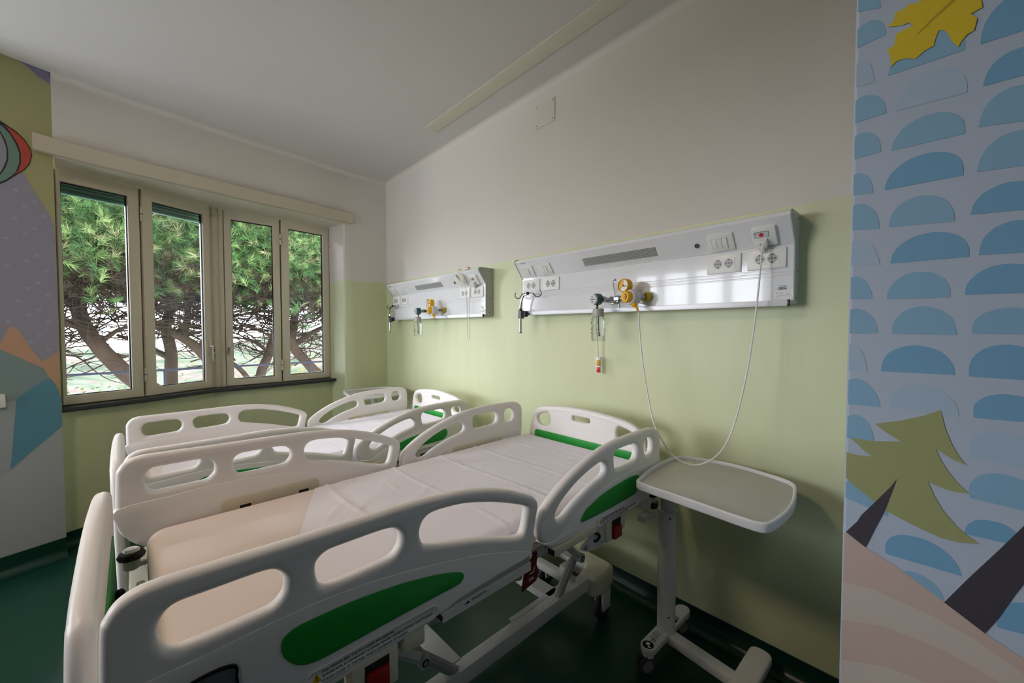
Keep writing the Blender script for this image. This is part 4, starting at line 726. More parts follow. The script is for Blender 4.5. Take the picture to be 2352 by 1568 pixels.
# ------------------------------------------------------------------ hospital beds. bed frame: x across (+x = side of the camera), y towards the headboard, z up
FOOT = [(-1.09,.87),(-1.09,1.02),(-1.084,1.05),(-1.066,1.073),(-1.03,1.084),(-.95,1.083),(-.85,1.080),(-.70,1.077),(-.55,1.074),(-.43,1.063),(-.33,1.045),(-.24,1.018),(-.17,.988),(-.125,.966),(-.104,.945),(-.1,.922),(-.108,.893),(-.117,.85),(-.127,.79),(-.15,.767),(-.25,.765),(-.40,.766),(-.47,.765),(-.52,.757),(-.6,.753),(-.74,.746),(-.85,.743),(-.95,.752),(-1.02,.780),(-1.065,.82)]
SL1 = [(-.993,1.039),(-.962,1.039),(-.933,1.039),(-.897,1.039),(-.872,1.038),(-.854,1.034),(-.843,1.025),(-.836,1.012),(-.835,.999),(-.836,.986),(-.842,.975),(-.854,.964),(-.873,.960),(-.935,.959),(-.98,.959),(-.995,.959),(-1.008,.964),(-1.017,.976),(-1.022,.992),(-1.022,1.01),(-1.017,1.024),(-1.008,1.034)]
SL2 = [(-.778,1.010),(-.773,1.022),(-.760,1.031),(-.744,1.034),(-.705,1.034),(-.661,1.034),(-.621,1.032),(-.603,1.027),(-.590,1.014),(-.586,.993),(-.593,.974),(-.610,.961),(-.646,.958),(-.706,.957),(-.748,.957),(-.761,.960),(-.771,.970),(-.777,.99)]
SL3 = [(-.534,.99),(-.531,1.009),(-.520,1.024),(-.497,1.032),(-.449,1.030),(-.385,1.021),(-.291,.995),(-.212,.966),(-.162,.944),(-.150,.932),(-.155,.905),(-.163,.876),(-.172,.860),(-.190,.858),(-.22,.865),(-.326,.901),(-.403,.923),(-.509,.951),(-.528,.968)]
FGREEN = [(-.846,.880),(-.843,.896),(-.830,.905),(-.811,.909),(-.761,.909),(-.707,.907),(-.647,.901),(-.582,.892),(-.51,.877),(-.462,.864),(-.419,.848),(-.407,.835),(-.412,.823),(-.429,.817),(-.51,.818),(-.616,.818),(-.708,.817),(-.763,.817),(-.788,.819),(-.810,.826),(-.828,.840),(-.842,.861)]
FLOW = [(-1.088,.926),(-.95,.934),(-.85,.939),(-.74,.937),(-.62,.924),(-.49,.900),(-.37,.872),(-.26,.840),(-.17,.806),(-.135,.786),(-.15,.768),(-.25,.7655),(-.40,.766),(-.47,.765),(-.52,.757),(-.6,.753),(-.74,.746),(-.85,.743),(-.95,.752),(-1.02,.780),(-1.065,.82),(-1.0885,.87)]
HEAD = [(-.097,.83),(-.097,.86),(-.087,.888),(-.064,.910),(-.01,.944),(.06,.977),(.14,1.005),(.23,1.030),(.33,1.046),(.45,1.052),(.6,1.052),(.68,1.047),(.722,1.030),(.742,1.0),(.746,.93),(.742,.86),(.725,.80),(.69,.762),(.64,.748),(.54,.738),(.4,.740),(.228,.746),(.17,.757),(.08,.762),(-.02,.766),(-.065,.783),(-.090,.808)]
HS1 = [(-.014,.86),(-.009,.880),(.024,.908),(.085,.940),(.151,.964),(.22,.981),(.262,.985),(.285,.972),(.291,.950),(.272,.928),(.18,.905),(.09,.873),(.04,.849),(.008,.845)]
HS2 = [(.351,.995),(.368,1.008),(.42,1.010),(.504,1.009),(.530,.995),(.535,.965),(.516,.938),(.45,.932),(.386,.931),(.357,.940),(.350,.967)]
HS3 = [(.596,1.000),(.618,1.011),(.655,1.008),(.673,.986),(.671,.945),(.645,.931),(.606,.937),(.594,.968)]
HGREEN = [(.123,.802),(.122,.811),(.152,.836),(.200,.850),(.251,.862),(.310,.869),(.375,.874),(.46,.877),(.52,.872),(.546,.850),(.540,.818),(.510,.797),(.45,.793),(.3,.793),(.153,.797)]
HLOW = [(-.078,.795),(-.02,.786),(.03,.806),(.09,.832),(.16,.856),(.24,.878),(.34,.892),(.45,.899),(.58,.897),(.70,.890),(.730,.884),(.734,.86),(.719,.80),(.69,.762),(.64,.748),(.54,.738),(.4,.740),(.228,.746),(.17,.757),(.08,.762),(-.02,.766),(-.065,.783)]
# plate coordinates (y, z, x): rail local
def MX(x): return Matrix(((0,0,1,x),(1,0,0,0),(0,1,0,0),(0,0,0,1)))
def MXm(x): return Matrix(((0,0,-1,x),(1,0,0,0),(0,1,0,0),(0,0,0,1)))
BM = {}
def rail_meshes():
    for nm, out, slots, low, green in (('foot', FOOT, (SL1,SL2,SL3), FLOW, FGREEN), ('head', HEAD, (HS1,HS2,HS3), HLOW, HGREEN)):
        mb = MB()
        mb.addmesh(plate([smooth2(out,5)]+[smooth2(s,5) for s in slots], .036, .0145, 4), PLAS, MX(-.036))
        mb.addmesh(plate([smooth2(low,4)], .0390, .003, 2), PLAS, MX(-.0375))
        BM[nm] = mb.mesh('side_rail', 50)
        mb = MB(); mb.addmesh(plate([smooth2(green,4)], .004, .0012, 1), GREEN, MX(.001)); 
        BM[nm+'green'] = mb.mesh('green_panel', 40)
    # warning strips
    A1 = 'PULL DOWN RED TAB TO LOWER THE SIDE RAIL'; A2 = 'ENSURE RAIL IS COMPLETELY LOCKED BEFORE LEAVING PATIENT UNATTENDED'; A3 = 'STAND CLEAR OF THE RAIL WHEN LOWERING OR RAISING'
    def pill(y0, y1, z0, z1, ang, tx, size, mir=False):
        mb = MB(); Mx = MX(.002) @ Matrix.Translation(((y0+y1)/2,(z0+z1)/2,0)) @ Matrix.Rotation(ang, 4, 'Z') @ Matrix.Translation((-(y0+y1)/2,-(z0+z1)/2,0))
        r = (z1-z0)/2
        mb.addmesh(plate([rrect(y0,z0,y1,z1,r*.98,8), rrect(y0+.0025,z0+.0025,y1-.0025,z1-.0025,r*.9,8)], .0025, .0008, 1), PLAS, Mx)
        mb.addmesh(plate([rrect(y0+.004,z0+.004,y1-.004,z1-.004,r*.8,8)], .0012, .0003, 1), PLAS, Mx)
        b0 = y0+r*.75
        mb.prism([(b0,z0+r*.45),(b0+r*1.15,z0+r*.45),(b0+r*.57,z0+r*1.55)], 'z', .001, .0018, YEL, Mx)
        mb.prism([(b0+r*.53,z0+r*.75),(b0+r*.61,z0+r*.75),(b0+r*.62,z0+r*1.25),(b0+r*.52,z0+r*1.25)], 'z', .0018, .0021, INK, Mx)
        for k, s_ in enumerate((A1,A2,A3)): mb.text(s_, size, INK, Mx @ Matrix.Translation((tx if not mir else y1-.018, z1-r*.72-k*r*.52, .0016)) @ Matrix.Diagonal((-1 if mir else 1,1,1,1)))
        return mb.mesh('warning_strip', 30)
    BM['footpill'] = pill(-.808,-.487,.762,.800,0,-.772,.0073); BM['headpill'] = pill(.225,.545,.740,.775,-.02,.258,.0070)
    BM['footpillm'] = pill(-.808,-.487,.762,.800,0,-.772,.0073,True); BM['headpillm'] = pill(.225,.545,.740,.775,-.02,.258,.0070,True)
    # inner service covers
    for nm, (y0,y1,z0,z1) in (('footcover',(-.82,-.482,.80,.876)), ('headcover',(.20,.565,.80,.857))):
        mb = MB(); mb.addmesh(plate([rrect(y0,z0,y1,z1,.022,5)], .004, .001, 1), PLAS2, MXm(-.0375))
        for yy in (y0+.075,y1-.06): mb.bx((-.0420,yy-.018,.826 if 'foot' in nm else .818),(-.0412,yy+.018,.841 if 'foot' in nm else .832), DARK)
        BM[nm] = mb.mesh('service_cover', 30)
    # latches under the rails
    mb = MB(); mb.bx((-.045,-.712,.664),(.004,-.600,.755), PLAS2, .006); mb.bx((.0036,-.682,.684),(.005,-.624,.744), DARK); BM['footlatch'] = mb.mesh('latch')
    mb = MB(); mb.box((.007,-.653,.700),(.016,.052,.050), RED, .004); BM['foottab'] = mb.mesh('red_tab')
    mb = MB(); mb.bx((-.045,-.585,.712),(.002,-.525,.757), PLAS2, .008); mb.bx((-.04,-.60,.72),(-.02,-.52,.765), PLAS2, .004); BM['footmount'] = mb.mesh('rail_mount')
    mb = MB(); mb.prism([(-.478,.742),(-.15,.742),(-.15,.768),(-.44,.768),(-.478,.760)], 'x', -.028, .010, STEELW); mb.bx((-.024,-.480,.745),(.006,-.477,.758), DARK)
    mb.prism([(-.46,.766),(-.15,.766),(-.15,.784),(-.30,.782),(-.42,.776)], 'x', -.02, .0055, GREYW, bev=.001)
    BM['footbar'] = mb.mesh('support_bar')
    mb = MB(); M_ = MX(.0102) @ Matrix.Translation((-.385,.7565,.0)); mb.text('MALVESTIO', .0105, INK, M_); mb.prism([(-.026,0),(-.006,0),(-.012,.007)], 'z', 0, .0004, INK, M_); BM['brand'] = mb.mesh('lettering', 0)
    mb = MB(); mb.bx((-.028,-.035,.735),(.012,.215,.762), PLAS2, .006); mb.bx((-.020,-.0365,.739),(.008,-.0345,.758), DARK, .0); BM['headbar'] = mb.mesh('support_bar')
    mb = MB(); mb.prism([(.285,.745),(.43,.755),(.43,.68),(.38,.655),(.30,.655),(.285,.67)], 'x', -.03, .002, PLAS2, bev=.004); mb.bx((.0016,.327,.664),(.003,.392,.735), DARK); BM['headlatch'] = mb.mesh('latch')
    mb = MB(); mb.box((.006,.360,.682),(.014,.056,.046), RED, .004); BM['headtab'] = mb.mesh('red_tab')
    mb = MB(); mb.prism([(.205,.748),(.285,.748),(.285,.66),(.225,.655),(.165,.672),(.130,.690),(.140,.700),(.19,.712)], 'x', -.012, -.004, ALU, bev=.001); mb.cyl((-.004,.262,.675),(-.001,.262,.675),.005, CHROME); mb.cyl((-.004,.160,.690),(.004,.160,.690),.010, CHROME, bev=.002)
    mb.tube([(.0,.215,.725),(.0,.235,.716),(.0,.245,.70),(.0,.228,.692),(.0,.212,.696)], .005, BLACK, smooth=3); BM['headmount'] = mb.mesh('rail_mount')
    # control panel on the foot rail
    CP = [(-1.03,.83),(-1.03,.873),(-1.01,.888),(-.985,.898),(-.955,.901),(-.930,.898),(-.917,.890),(-.917,.872),(-.922,.82)]
    mb = MB(); mb.addmesh(plate([smooth2(CP,4)], .005, .0015, 1), METER, MX(.001)); mb.addmesh(plate([smooth2(CP,4), smooth2([((p[0]+.974)*.93-.974,(p[1]-.862)*.9+.862) for p in CP],4)], .007, .001, 1), BLACK, MX(.001))
    mb.text('12', .012, INK, MX(.0062) @ Matrix.Translation((-.945,.855,0))); BM['panel'] = mb.mesh('control_panel')
    # head and foot boards, (x, z) plates
    def board(pts, slots, green, nm):
        M0 = Matrix(((1,0,0,0),(0,0,1,-.034),(0,1,0,0),(0,0,0,1)))
        mb = MB(); mb.addmesh(plate([pts]+slots, .034, .013, 4), PLAS, M0)
        # raised roll along the top edge
        top = [p for p in pts if p[1] > .80]
        top = sorted(top, key=lambda p: math.atan2(p[1]-.75, -p[0]))
        mb.tube([(p[0]*.965, -.017, p[1]-.018 if abs(p[0]) < .36 else p[1]-.008) for p in top], .0195, PLAS, n=12)
        BM[nm] = mb.mesh(nm, 50)
        mb = MB(); mb.addmesh(plate([green], .004, .0012, 1), GREEN, Matrix(((1,0,0,0),(0,0,-1,-.0335),(0,1,0,0),(0,0,0,1)))); BM[nm+'green'] = mb.mesh('green_panel')
    half = [(-.425,.48),(-.42,.60),(-.408,.76),(-.395,.86),(-.380,.93),(-.365,.975),(-.345,1.005),(-.31,1.023),(-.25,1.036),(-.16,1.046),(-.08,1.052),(0,1.054)]
    hh2 = [(-.418,.625),(-.414,.69)]+half[2:]
    outl = smooth2([(p[0],p[1]) for p in hh2]+[(-p[0],p[1]) for p in hh2[-2::-1]]+[(.39,.61),(0,.605),(-.39,.61)], 3)
    hh = [(-.332,.955),(-.325,.975),(-.305,.990),(-.265,.999),(-.235,.995),(-.223,.965),(-.229,.935),(-.250,.915),(-.287,.912),(-.322,.926)]
    sl = [smooth2(hh,4), smooth2([(-p[0],p[1]) for p in hh[::-1]],4), rrect(-.060,.980,.060,1.008,.012)]
    gr = rrect(-.345,.805,.345,.884,.02)
    board(outl, sl, gr, 'headboard')
    outf = smooth2([(p[0]*1.06,p[1]) for p in half]+[(-p[0]*1.06,p[1]) for p in half[-2::-1]]+[(.42,.46),(0,.455),(-.42,.46)], 3)
    board(outf, [rrect(-.060,.975,.060,1.003,.012)], rrect(-.36,.66,.36,.884,.03), 'footboard')
rail_meshes()

def roller(parent, x, y, z):
    mb = MB(); M = Matrix.Translation((x,y,z))
    mb.lathe([(0,0),(.032,0),(.037,.006),(.037,.026),(.028,.032),(.028,.054),(.037,.060),(.038,.072),(.035,.084),(.02,.088),(0,.088)], BLACK, M=M)
    mb.lathe([(.0285,.0315),(.0288,.032),(.0288,.054),(.0285,.0545)], STEELW, M=M)
    o = mb.obj('bumper_roller', parent)
    mb = MB(); mb.cyl((x,y,z-.05),(x,y,z+.004),.030, STEELW, bev=.004); mb.bx((x-.02,y-.10 if y > 0 else y,z-.045),(x+.02,y if y > 0 else y+.10,z-.015), STEELW, .004); mb.obj('bumper_bracket', parent)

def buffer_foot(parent, x, y):
    mb = MB(); M = Matrix.Translation((x,y,0))
    mb.lathe([(.022,.768),(.032,.771),(.035,.779),(.030,.789),(.02,.792),(0,.792)], BLACK, M=M); mb.obj('bumper_roller', parent)
    mb = MB(); mb.cyl((x,y,.735),(x,y,.800),.021, STEELW, bev=.004); mb.bx((x-.008,y,.737),(x+.008,y+.06,.752), STEELW, .003); mb.obj('bumper_bracket', parent)

def make_bed(O, rz, lift, pitch, label, gl):
    t = thing('hospital_bed', label, 'hospital bed', (O[0],O[1],0), rz, 'hospital beds')
    up = Matrix.Translation((0,0,lift)) @ Matrix.Rotation(pitch, 4, 'X')
    def put(name, me, mir=False, par=None, dx=0., dy=0., lab=None):
        o = link(name, me, par or t)
        if par is None:
            M = up @ Matrix.Translation((dx,dy,0))
            if mir: M = up @ Matrix.Translation((dx,dy,0)) @ Matrix.Diagonal((-1,1,1,1))
            o.matrix_local = M
        if lab: o['label'] = lab
        return o
    for k in ('foot','head'):
        for s in (1,-1):
            r = put('side_rail', BM[k], s < 0, None, s*.475)
            put('green_panel', BM[k+'green'], par=r, lab='green inlay panel')
            put('service_cover', BM[k+'cover'], par=r)
            put('warning_strip', BM[k+'pill'+('' if s > 0 else 'm')], par=r, lab='warning strip with yellow triangle and three lines of print')
            put('latch', BM[k+'latch'], par=r); put('red_tab', BM[k+'tab'], par=r, lab='dark red release tab'); put('rail_mount', BM[k+'mount'], par=r); put('support_bar', BM[k+'bar'], par=r)
            if k == 'foot': put('control_panel', BM['panel'], par=r, lab='grey control panel with black rim'); (put('lettering', BM['brand'], par=r) if s > 0 else None)
    hb = put('headboard', BM['headboard'], dy=.794); put('green_panel', BM['headboardgreen'], par=hb, lab='green band')
    fb = put('footboard', BM['footboard'])
    fb.matrix_local = up @ Matrix.Translation((0,-1.132,0)) @ Matrix.Rotation(PI, 4, 'Z'); put('green_panel', BM['footboardgreen'], par=fb, lab='green band')
    # mattress platform
    mb = MB(); mb.bx((-.36,-1.03,.662),(.36,-.40,.700), STEELW, .006); mb.bx((-.36,-.385,.662),(.36,.06,.700), STEELW, .006); mb.bx((-.36,.075,.662),(.36,.745,.700), STEELW, .006)
    o = mb.obj('mattress_platform', t); o.matrix_local = up
    mb = MB()
    for x in (-.29,.29): mb.bx((x-.018,-1.07,.612),(x+.018,.76,.663), STEELW, .006)
    for y in (-1.05,-.62,-.2,.3,.74): mb.bx((-.28,y-.02,.618),(.28,y+.02,.656), STEELW, .004)
    o = mb.obj('upper_frame', t); o.matrix_local = up
    # corner posts carrying head and foot boards, with buffer rollers
    for x in (-.40,.40):
        roller_p = bpy.data.objects.new('corner_buffer', None); COL.objects.link(roller_p); roller_p.parent = t; roller_p.matrix_local = up
        roller(roller_p, x, .80, .622); 
        roller_p = bpy.data.objects.new('corner_buffer', None); COL.objects.link(roller_p); roller_p.parent = t; roller_p.matrix_local = up
        buffer_foot(roller_p, x*1.03, -1.058)
    for z in (.70,.655):
        mb = MB(); mb.sph((-.33,-1.084,z),.019, BLACK, (1,.7,1)); mb.cyl((-.33,-1.10,z),(-.33,-1.084,z),.010, BLACK); o = mb.obj('foot_knob', t); o.matrix_local = up
    for x0, x1 in ((-.20,-.05),(.06,.20)):
        mb = MB(); mb.addmesh(plate([rrect(x0,.70,x1,.80,.04,6)], .018, .006, 2), MATT, Matrix(((1,0,0,0),(0,0,-1,-1.030),(0,1,0,0),(0,0,0,1)))); o = mb.obj('mattress_stop', t); o.matrix_local = up
    # CPR lever
    mb = MB(); mb.prism([(-.128,.715),(-.022,.715),(-.028,.672),(-.016,.645),(-.030,.614),(-.098,.604),(-.086,.650),(-.092,.676)], 'x', .385, .400, mat('dark_red_lever',(110,16,14),.4), bev=.004)
    mb.text('CPR', .014, WHITEP, MX(.4002) @ Matrix.Translation((-.072,.630,0))); mb.tube([(.4005,-.068,.655),(.4005,-.048,.656),(.4005,-.040,.672)], .0012, WHITEP, n=6)
    o = mb.obj('emergency_lever', t); o.matrix_local = up; o['label'] = 'dark red emergency lowering lever'
    # lifting arms
    top = .61+lift
    for y0, y1, y2 in ((-.21,-.365,-.62), (.36,.50,.28)):
        mb = MB()
        for x in (-.165,.165): mb.tube([(x,y0,.245),(x,y1,.40)], .020, GREYW, n=8); mb.tube([(x*1.14,y1,.40),(x*1.14,y2,top)], .018, STEELW, n=8)
        mb.cyl((-.212,y1,.40),(.212,y1,.40),.022, STEELW, bev=.003); mb.cyl((.212,y1,.40),(.214,y1,.40),.013, BLACK); mb.cyl((.214,y1,.40),(.2145,y1,.40),.009, GREYW)
        mb.obj('lifting_arm', t)
    mb = MB(); mb.cyl((-.02,.30,.30),(-.02,-.25,.50),.022, mat('actuator_grey',(150,150,150),.4)); mb.cyl((-.02,-.05,.43),(-.02,-.35,.535),.035, mat('actuator_grey',(150,150,150),.4)); mb.obj('actuator', t)
    # base frame
    mb = MB()
    for s in (1,-1):
        mb.bx((s*.140,-1.0,.20),(s*.192,.62,.262), STEELW, .003)
        mb.prism([(-.30*0+s*.118,.10),(s*.145,.10),(s*.145,.46),(s*.118,.46)], 'z', .257, .262, STEELW)
    mb.bx((-.15,.33,.225),(.15,.40,.262), STEELW, .003); mb.bx((-.15,-.245,.225),(.15,-.17,.262), STEELW, .003); mb.bx((-.15,-.86,.225),(.15,-.79,.262), STEELW, .003)
    mb.bx((-.15,.485,.235),(.15,.525,.275), STEELW, .003); mb.bx((.085,.478,.262),(.125,.530,.325), STEELW, .003)
    base = mb.obj('base_frame', t)
    mb = MB(); b = bmesh.new(); M_ = Matrix(((0,0,1,.1925),(1,0,0,-.285),(0,1,0,.233),(0,0,0,1)))
    mb.addmesh(plate([[(.011*math.cos(2*PI*k/24),.011*math.sin(2*PI*k/24)) for k in range(24)],[(.0095*math.cos(2*PI*k/24),.0095*math.sin(2*PI*k/24)) for k in range(24)]], .0004, 0, 0), INK, M_)
    for a_ in (30,150,270): mb.box((.006*math.cos(math.radians(a_)),.006*math.sin(math.radians(a_)),.0002),(.004,.005,.0004), INK, 0, M_)
    mb.obj('lettering', base)
    # plastic end covers and castors
    for s in (1,-1):
        Mh = Matrix.Diagonal((1,s,1,1)); off = 0 if s > 0 else -.40
        out = [(-.235,.62),(-.225,.735),(-.19,.765),(0,.775),(.19,.765),(.225,.735),(.232,.62),(.205,.575),(.135,.585),(.115,.645),(.06,.675),(-.06,.675),(-.115,.645),(-.135,.585),(-.205,.575)]
        yy = (lambda p: (p[0], p[1])) if s > 0 else (lambda p: (p[0], -(p[1]+.36)))
        mb = MB(); mb.addmesh(plate([smooth2([yy(p) for p in out],3)], .105, .02, 4), PLAS2, Matrix.Translation((0,0,.165))); cover = mb.obj('end_cover', t)
        mb = MB(); mb.bx((-.11,(.655 if s > 0 else -1.07),.225),(.11,(.735 if s > 0 else -.99),.268), STEELW, .01); mb.obj('cover_plate', cover)
        for x in (-.192,.192):
            y = .70 if s > 0 else -1.04
            c = bpy.data.objects.new('castor', None); COL.objects.link(c); c.parent = t
            mb = MB(); mb.cyl((x,y,.15),(x,y,.20),.026, STEELW); mb.bx((x-.027,y-.035,.055),(x-.014,y+.035,.165), STEELW, .006); mb.bx((x+.014,y-.035,.055),(x+.027,y+.035,.165), STEELW, .006); mb.bx((x-.027,y-.035,.138),(x+.027,y+.035,.168), STEELW, .008); mb.obj('fork', c)
            mb = MB(); mb.cyl((x-.013,y,.068),(x+.013,y,.068),.068, mat('dark_tyre',(44,42,46),.6), n=32, bev=.006); mb.cyl((x-.0135,y,.068),(x+.0135,y,.068),.045, mat('wheel_hub',(70,68,72),.5), n=28); mb.obj('wheel', c)
    return t, up

B1 = make_bed((2.955,-1.0), math.radians(1.3), 0., 0., 'near white hospital bed with green inlays, closest to the camera and the wheeled table', 1)
B2 = make_bed((1.471,-.996), .019, -.081, .027, 'far white hospital bed with green inlays standing under the window', 2)

def bedM(b):
    t, up = b
    return Matrix.Translation(t.location) @ Matrix.Rotation(t.rotation_euler.z, 4, 'Z') @ up

# ---- mattresses and sheets (they lie on the beds: things of their own)
def mattress(b, label):
    mb = MB(); X0, X1, Y0, Y1, Z0, Z1 = -.420,.395,-1.022,.738,.701,.846
    pl = plate([rrect(X0,Y0,X1,Y1,.055,8)], Z1-Z0, .036, 7)
    mb.addmesh(pl, MATT, Matrix.Translation((0,0,Z0)))
    o = mb.obj('mattress', None, 60); o.matrix_world = bedM(b)
    tag(o, label, 'mattress', 'mattresses'); return o
mattress(B1, 'beige-covered mattress on the near bed, its bare foot end in the open')
mattress(B2, 'beige-covered mattress on the far bed under the window')

SHEET = mat('white_sheet_cloth', (240,236,244), .7, bump=.05, bscale=25)
def sheet(b, label, seed, foot):
    """thin sheet: profile across the bed, creased along its fold lines"""
    rnd = random.Random(seed)
    X0, X1, Z1 = -.420,.395,.846
    R = .036; e = .0022
    prof = []
    for z in (.755,.775,.79,.80): prof.append((X0-e, z))
    for k in range(9): a = PI-PI/2*k/8; prof.append((X0+R+(R+e)*math.cos(a), Z1-R+(R+e)*math.sin(a)))
    n = 46
    for k in range(1, n): prof.append((X0+R+(X1-X0-2*R)*k/n, Z1+e))
    for k in range(9): a = PI/2-PI/2*k/8; prof.append((X1-R+(R+e)*math.cos(a), Z1-R+(R+e)*math.sin(a)))
    for z in (.80,.79,.775,.755): prof.append((X1+e, z))
    NY = 170; vs = []; fs = []
    Yh = .735
    creY = [-.46,-.16,.10,.33,.56]; creX = [-.22,-.02,.17]
    wr = [(rnd.uniform(-.4,.35), rnd.uniform(-.6,.7), rnd.uniform(-1.2,1.2), rnd.uniform(.04,.15), rnd.uniform(.0012,.0036)) for _ in range(60)]
    for j in range(NY+1):
        for i, (x, z) in enumerate(prof):
            u = i/(len(prof)-1)
            ys = foot[0]+(foot[1]-foot[0])*min(max((x-X0)/(X1-X0),0),1)
            y = ys+(Yh-ys)*j/NY
            d = 0
            for cy in creY: d += .0044*math.exp(-((y-cy-.012*math.sin(7*x))/.0055)**2)-.0014*math.exp(-((y-cy-.02)/.02)**2)
            for cx in creX: d += .0034*math.exp(-((x-cx-.008*math.sin(4*y))/.005)**2)-.001*math.exp(-((x-cx-.016)/.016)**2)
            for wx_, wy_, th, L_, am in wr:
                p = (x-wx_)*math.cos(th)+(y-wy_)*math.sin(th); q = -(x-wx_)*math.sin(th)+(y-wy_)*math.cos(th)
                if abs(p) < L_*2 and abs(q) < .03: d += am*math.exp(-(q/.006)**2)*math.exp(-(p/L_)**2)
            d += .0010*math.sin(9*y+5*x)+.0010
            d = max(d, .0002)
            if z > Z1-R*.5: vs.append((x, y, z+d))
            else: vs.append((x+(d if x > 0 else -d)*1.2+.004*math.sin(22*y+seed)*(1 if x > 0 else -1)*max(0,(.80-z)/.05), y, z-.008*math.sin(5*y)))
    m = len(prof)
    for j in range(NY):
        for i in range(m-1): fs.append((j*m+i, j*m+i+1, (j+1)*m+i+1, (j+1)*m+i))
    me = bpy.data.meshes.new('bed_sheet'); me.from_pydata(vs, [], fs); me.materials.append(SHEET)
    me.polygons.foreach_set('use_smooth', [True]*len(me.polygons))
    o = link('bed_sheet', me); o.matrix_world = bedM(b); tag(o, label, 'bed sheet', 'bed sheets')
sheet(B1, 'thin white sheet with fold creases spread on the near bed mattress', 1, (-.50,-.86))
sheet(B2, 'thin white sheet with fold creases spread on the far bed mattress', 2, (-.93,-.97))

# ------------------------------------------------------------------ wheeled overbed tables
def overbed(O, dz, label, rz=0):
    t = thing('overbed_table', label, 'overbed table', (O[0],O[1],0), rz, 'overbed tables')
    zt = .884+dz
    arc = []
    def end(xc, s): return [(xc+s*.055*math.cos(a)-s*.055, .215*math.sin(a)) for a in [(-1.25+2.5*k/12) for k in range(13)]]
    out = smooth2([(.054,-.300),(.041,-.256),(.027,-.188),(.016,-.112),(.010,-.036),(.010,.053),(.022,.125),(.055,.163),(.131,.190),(.202,.206),(.274,.210),(.384,.190),(.452,.168),(.497,.138),(.514,.086),(.533,-.012),(.543,-.098),(.544,-.181),(.538,-.263),(.528,-.315),(.508,-.334),(.451,-.337),(.337,-.329),(.206,-.320),(.094,-.313)], 3)
    sh = lambda f: [((p[0]-.28)*f+.28, (p[1]+.07)*f-.07) for p in out]
    mb = MB(); mb.addmesh(plate([out, sh(.955)], .034, .006, 3), TABLEW, Matrix.Translation((0,0,zt-.030))); mb.addmesh(plate([sh(.97)], .018, .003, 1), TABLEW, Matrix.Translation((0,0,zt-.032)))
    top = mb.obj('table_top', t)
    mb = MB(); mb.addmesh(plate([sh(.957)], .005, .001, 1), TABLEG, Matrix.Translation((0,0,zt-.0145))); mb.obj('inlay', top)['label'] = 'grey laminate surface'
    mb = MB(); mb.cyl((.04,0,.60),(.04,0,zt-.05),.030, STEELW, n=28); mb.obj('inner_post', t)
    mb = MB(); mb.cyl((.04,0,.095),(.04,0,.665),.040, STEELW, n=32, bev=.002); mb.cyl((.04,0,.655),(.04,0,.672),.044, STEELW, n=32, bev=.003)
    mb.cyl((.067,-.030,.645),(.069,-.032,.645),.004, DARK, n=8); mb.cyl((.067,-.030,.19),(.069,-.032,.19),.004, DARK, n=8); mb.obj('post', t)
    mb = MB(); mb.bx((.01,-.18,zt-.062),(.30,.10,zt-.032), STEELW, .008); mb.cyl((.04,0,zt-.075),(.04,0,zt-.06),.034, BLACK, n=20); mb.obj('top_bracket', t)
    # base: short bar under the post, long leg, T foot
    mb = MB(); mb.addmesh(plate([rrect(-.034+.036,-.185,.034+.036,.215,.033,6), rrect(.016,.06,.056,.115,.006,3)], .028, .005, 3), STEELW, Matrix.Translation((0,0,.086)))
    mb.obj('base_bar', t)
    mb = MB(); mb.bx((.05,-.03,.068),(.345,.03,.108), STEELW, .012, Matrix.Rotation(-.11, 4, 'Z')); mb.obj('long_leg', t)
    mb = MB(); mb.addmesh(plate([rrect(.338,-.26,.425,.195,.035,6)], .038, .01, 3), STEELW, Matrix.Translation((0,0,.074))); mb.obj('foot_bar', t)
    for x, y in ((.036,-.155),(.036,.185),(.385,-.225),(.385,.160)):
        c = bpy.data.objects.new('castor', None); COL.objects.link(c); c.parent = t
        mb = MB(); mb.cyl((x,y,.066),(x,y,.090),.026, STEELW, n=18, bev=.004); mb.bx((x-.010,y-.03,.036),(x+.008,y+.02,.068), mat('dark_tyre',(44,42,46),.6), .006); mb.obj('fork', c)
        mb = MB(); R = Matrix.Translation((x-.006,y-.016,.037)) @ Matrix.Rotation(-.45, 4, 'Z')
        for s in (-1,1): mb.cyl((s*.006,0,0),(s*.023,0,0),.037, RUBBER, n=28, M=R, bev=.005); mb.cyl((s*.0225,0,0),(s*.0238,0,0),.026, WHEELG, n=20, M=R)
        mb.obj('wheel', c)
    mb = MB(); rnd = random.Random(9)
    mb.cyl((.036,-.157,0.1142),(.036,-.157,0.1147),.024, BLACK, n=24); mb.cyl((.033,-.152,0.1147),(.033,-.152,0.1151),.009, WHITEP, n=8); mb.box((.045,-.165,0.1149),(.012,.008,.0005), WHITEP)
    for r in range(4):
        y = -.115
        while y < -.055: w = rnd.uniform(.004,.014); mb.box((.020+r*.008,y+w/2,0.1146),(.0022,w,.0004), INK); y += w+.003
    mb.tube([(.050,-.128,0.1147),(.044,-.122,0.1147),(.036,-.122,0.1147),(.030,-.128,0.1147)], .0012, INK, n=6); mb.tube([(.050,-.118,0.1147),(.044,-.112,0.1147),(.036,-.112,0.1147),(.030,-.118,0.1147)], .0012, INK, n=6)
    mb.obj('marking', t)
    return t
overbed((3.418,-.262), 0., 'white wheeled overbed table with grey top beside the near bed')
overbed((.22,-.27), .0, 'white wheeled overbed table in the corner behind the far bed', -.12)
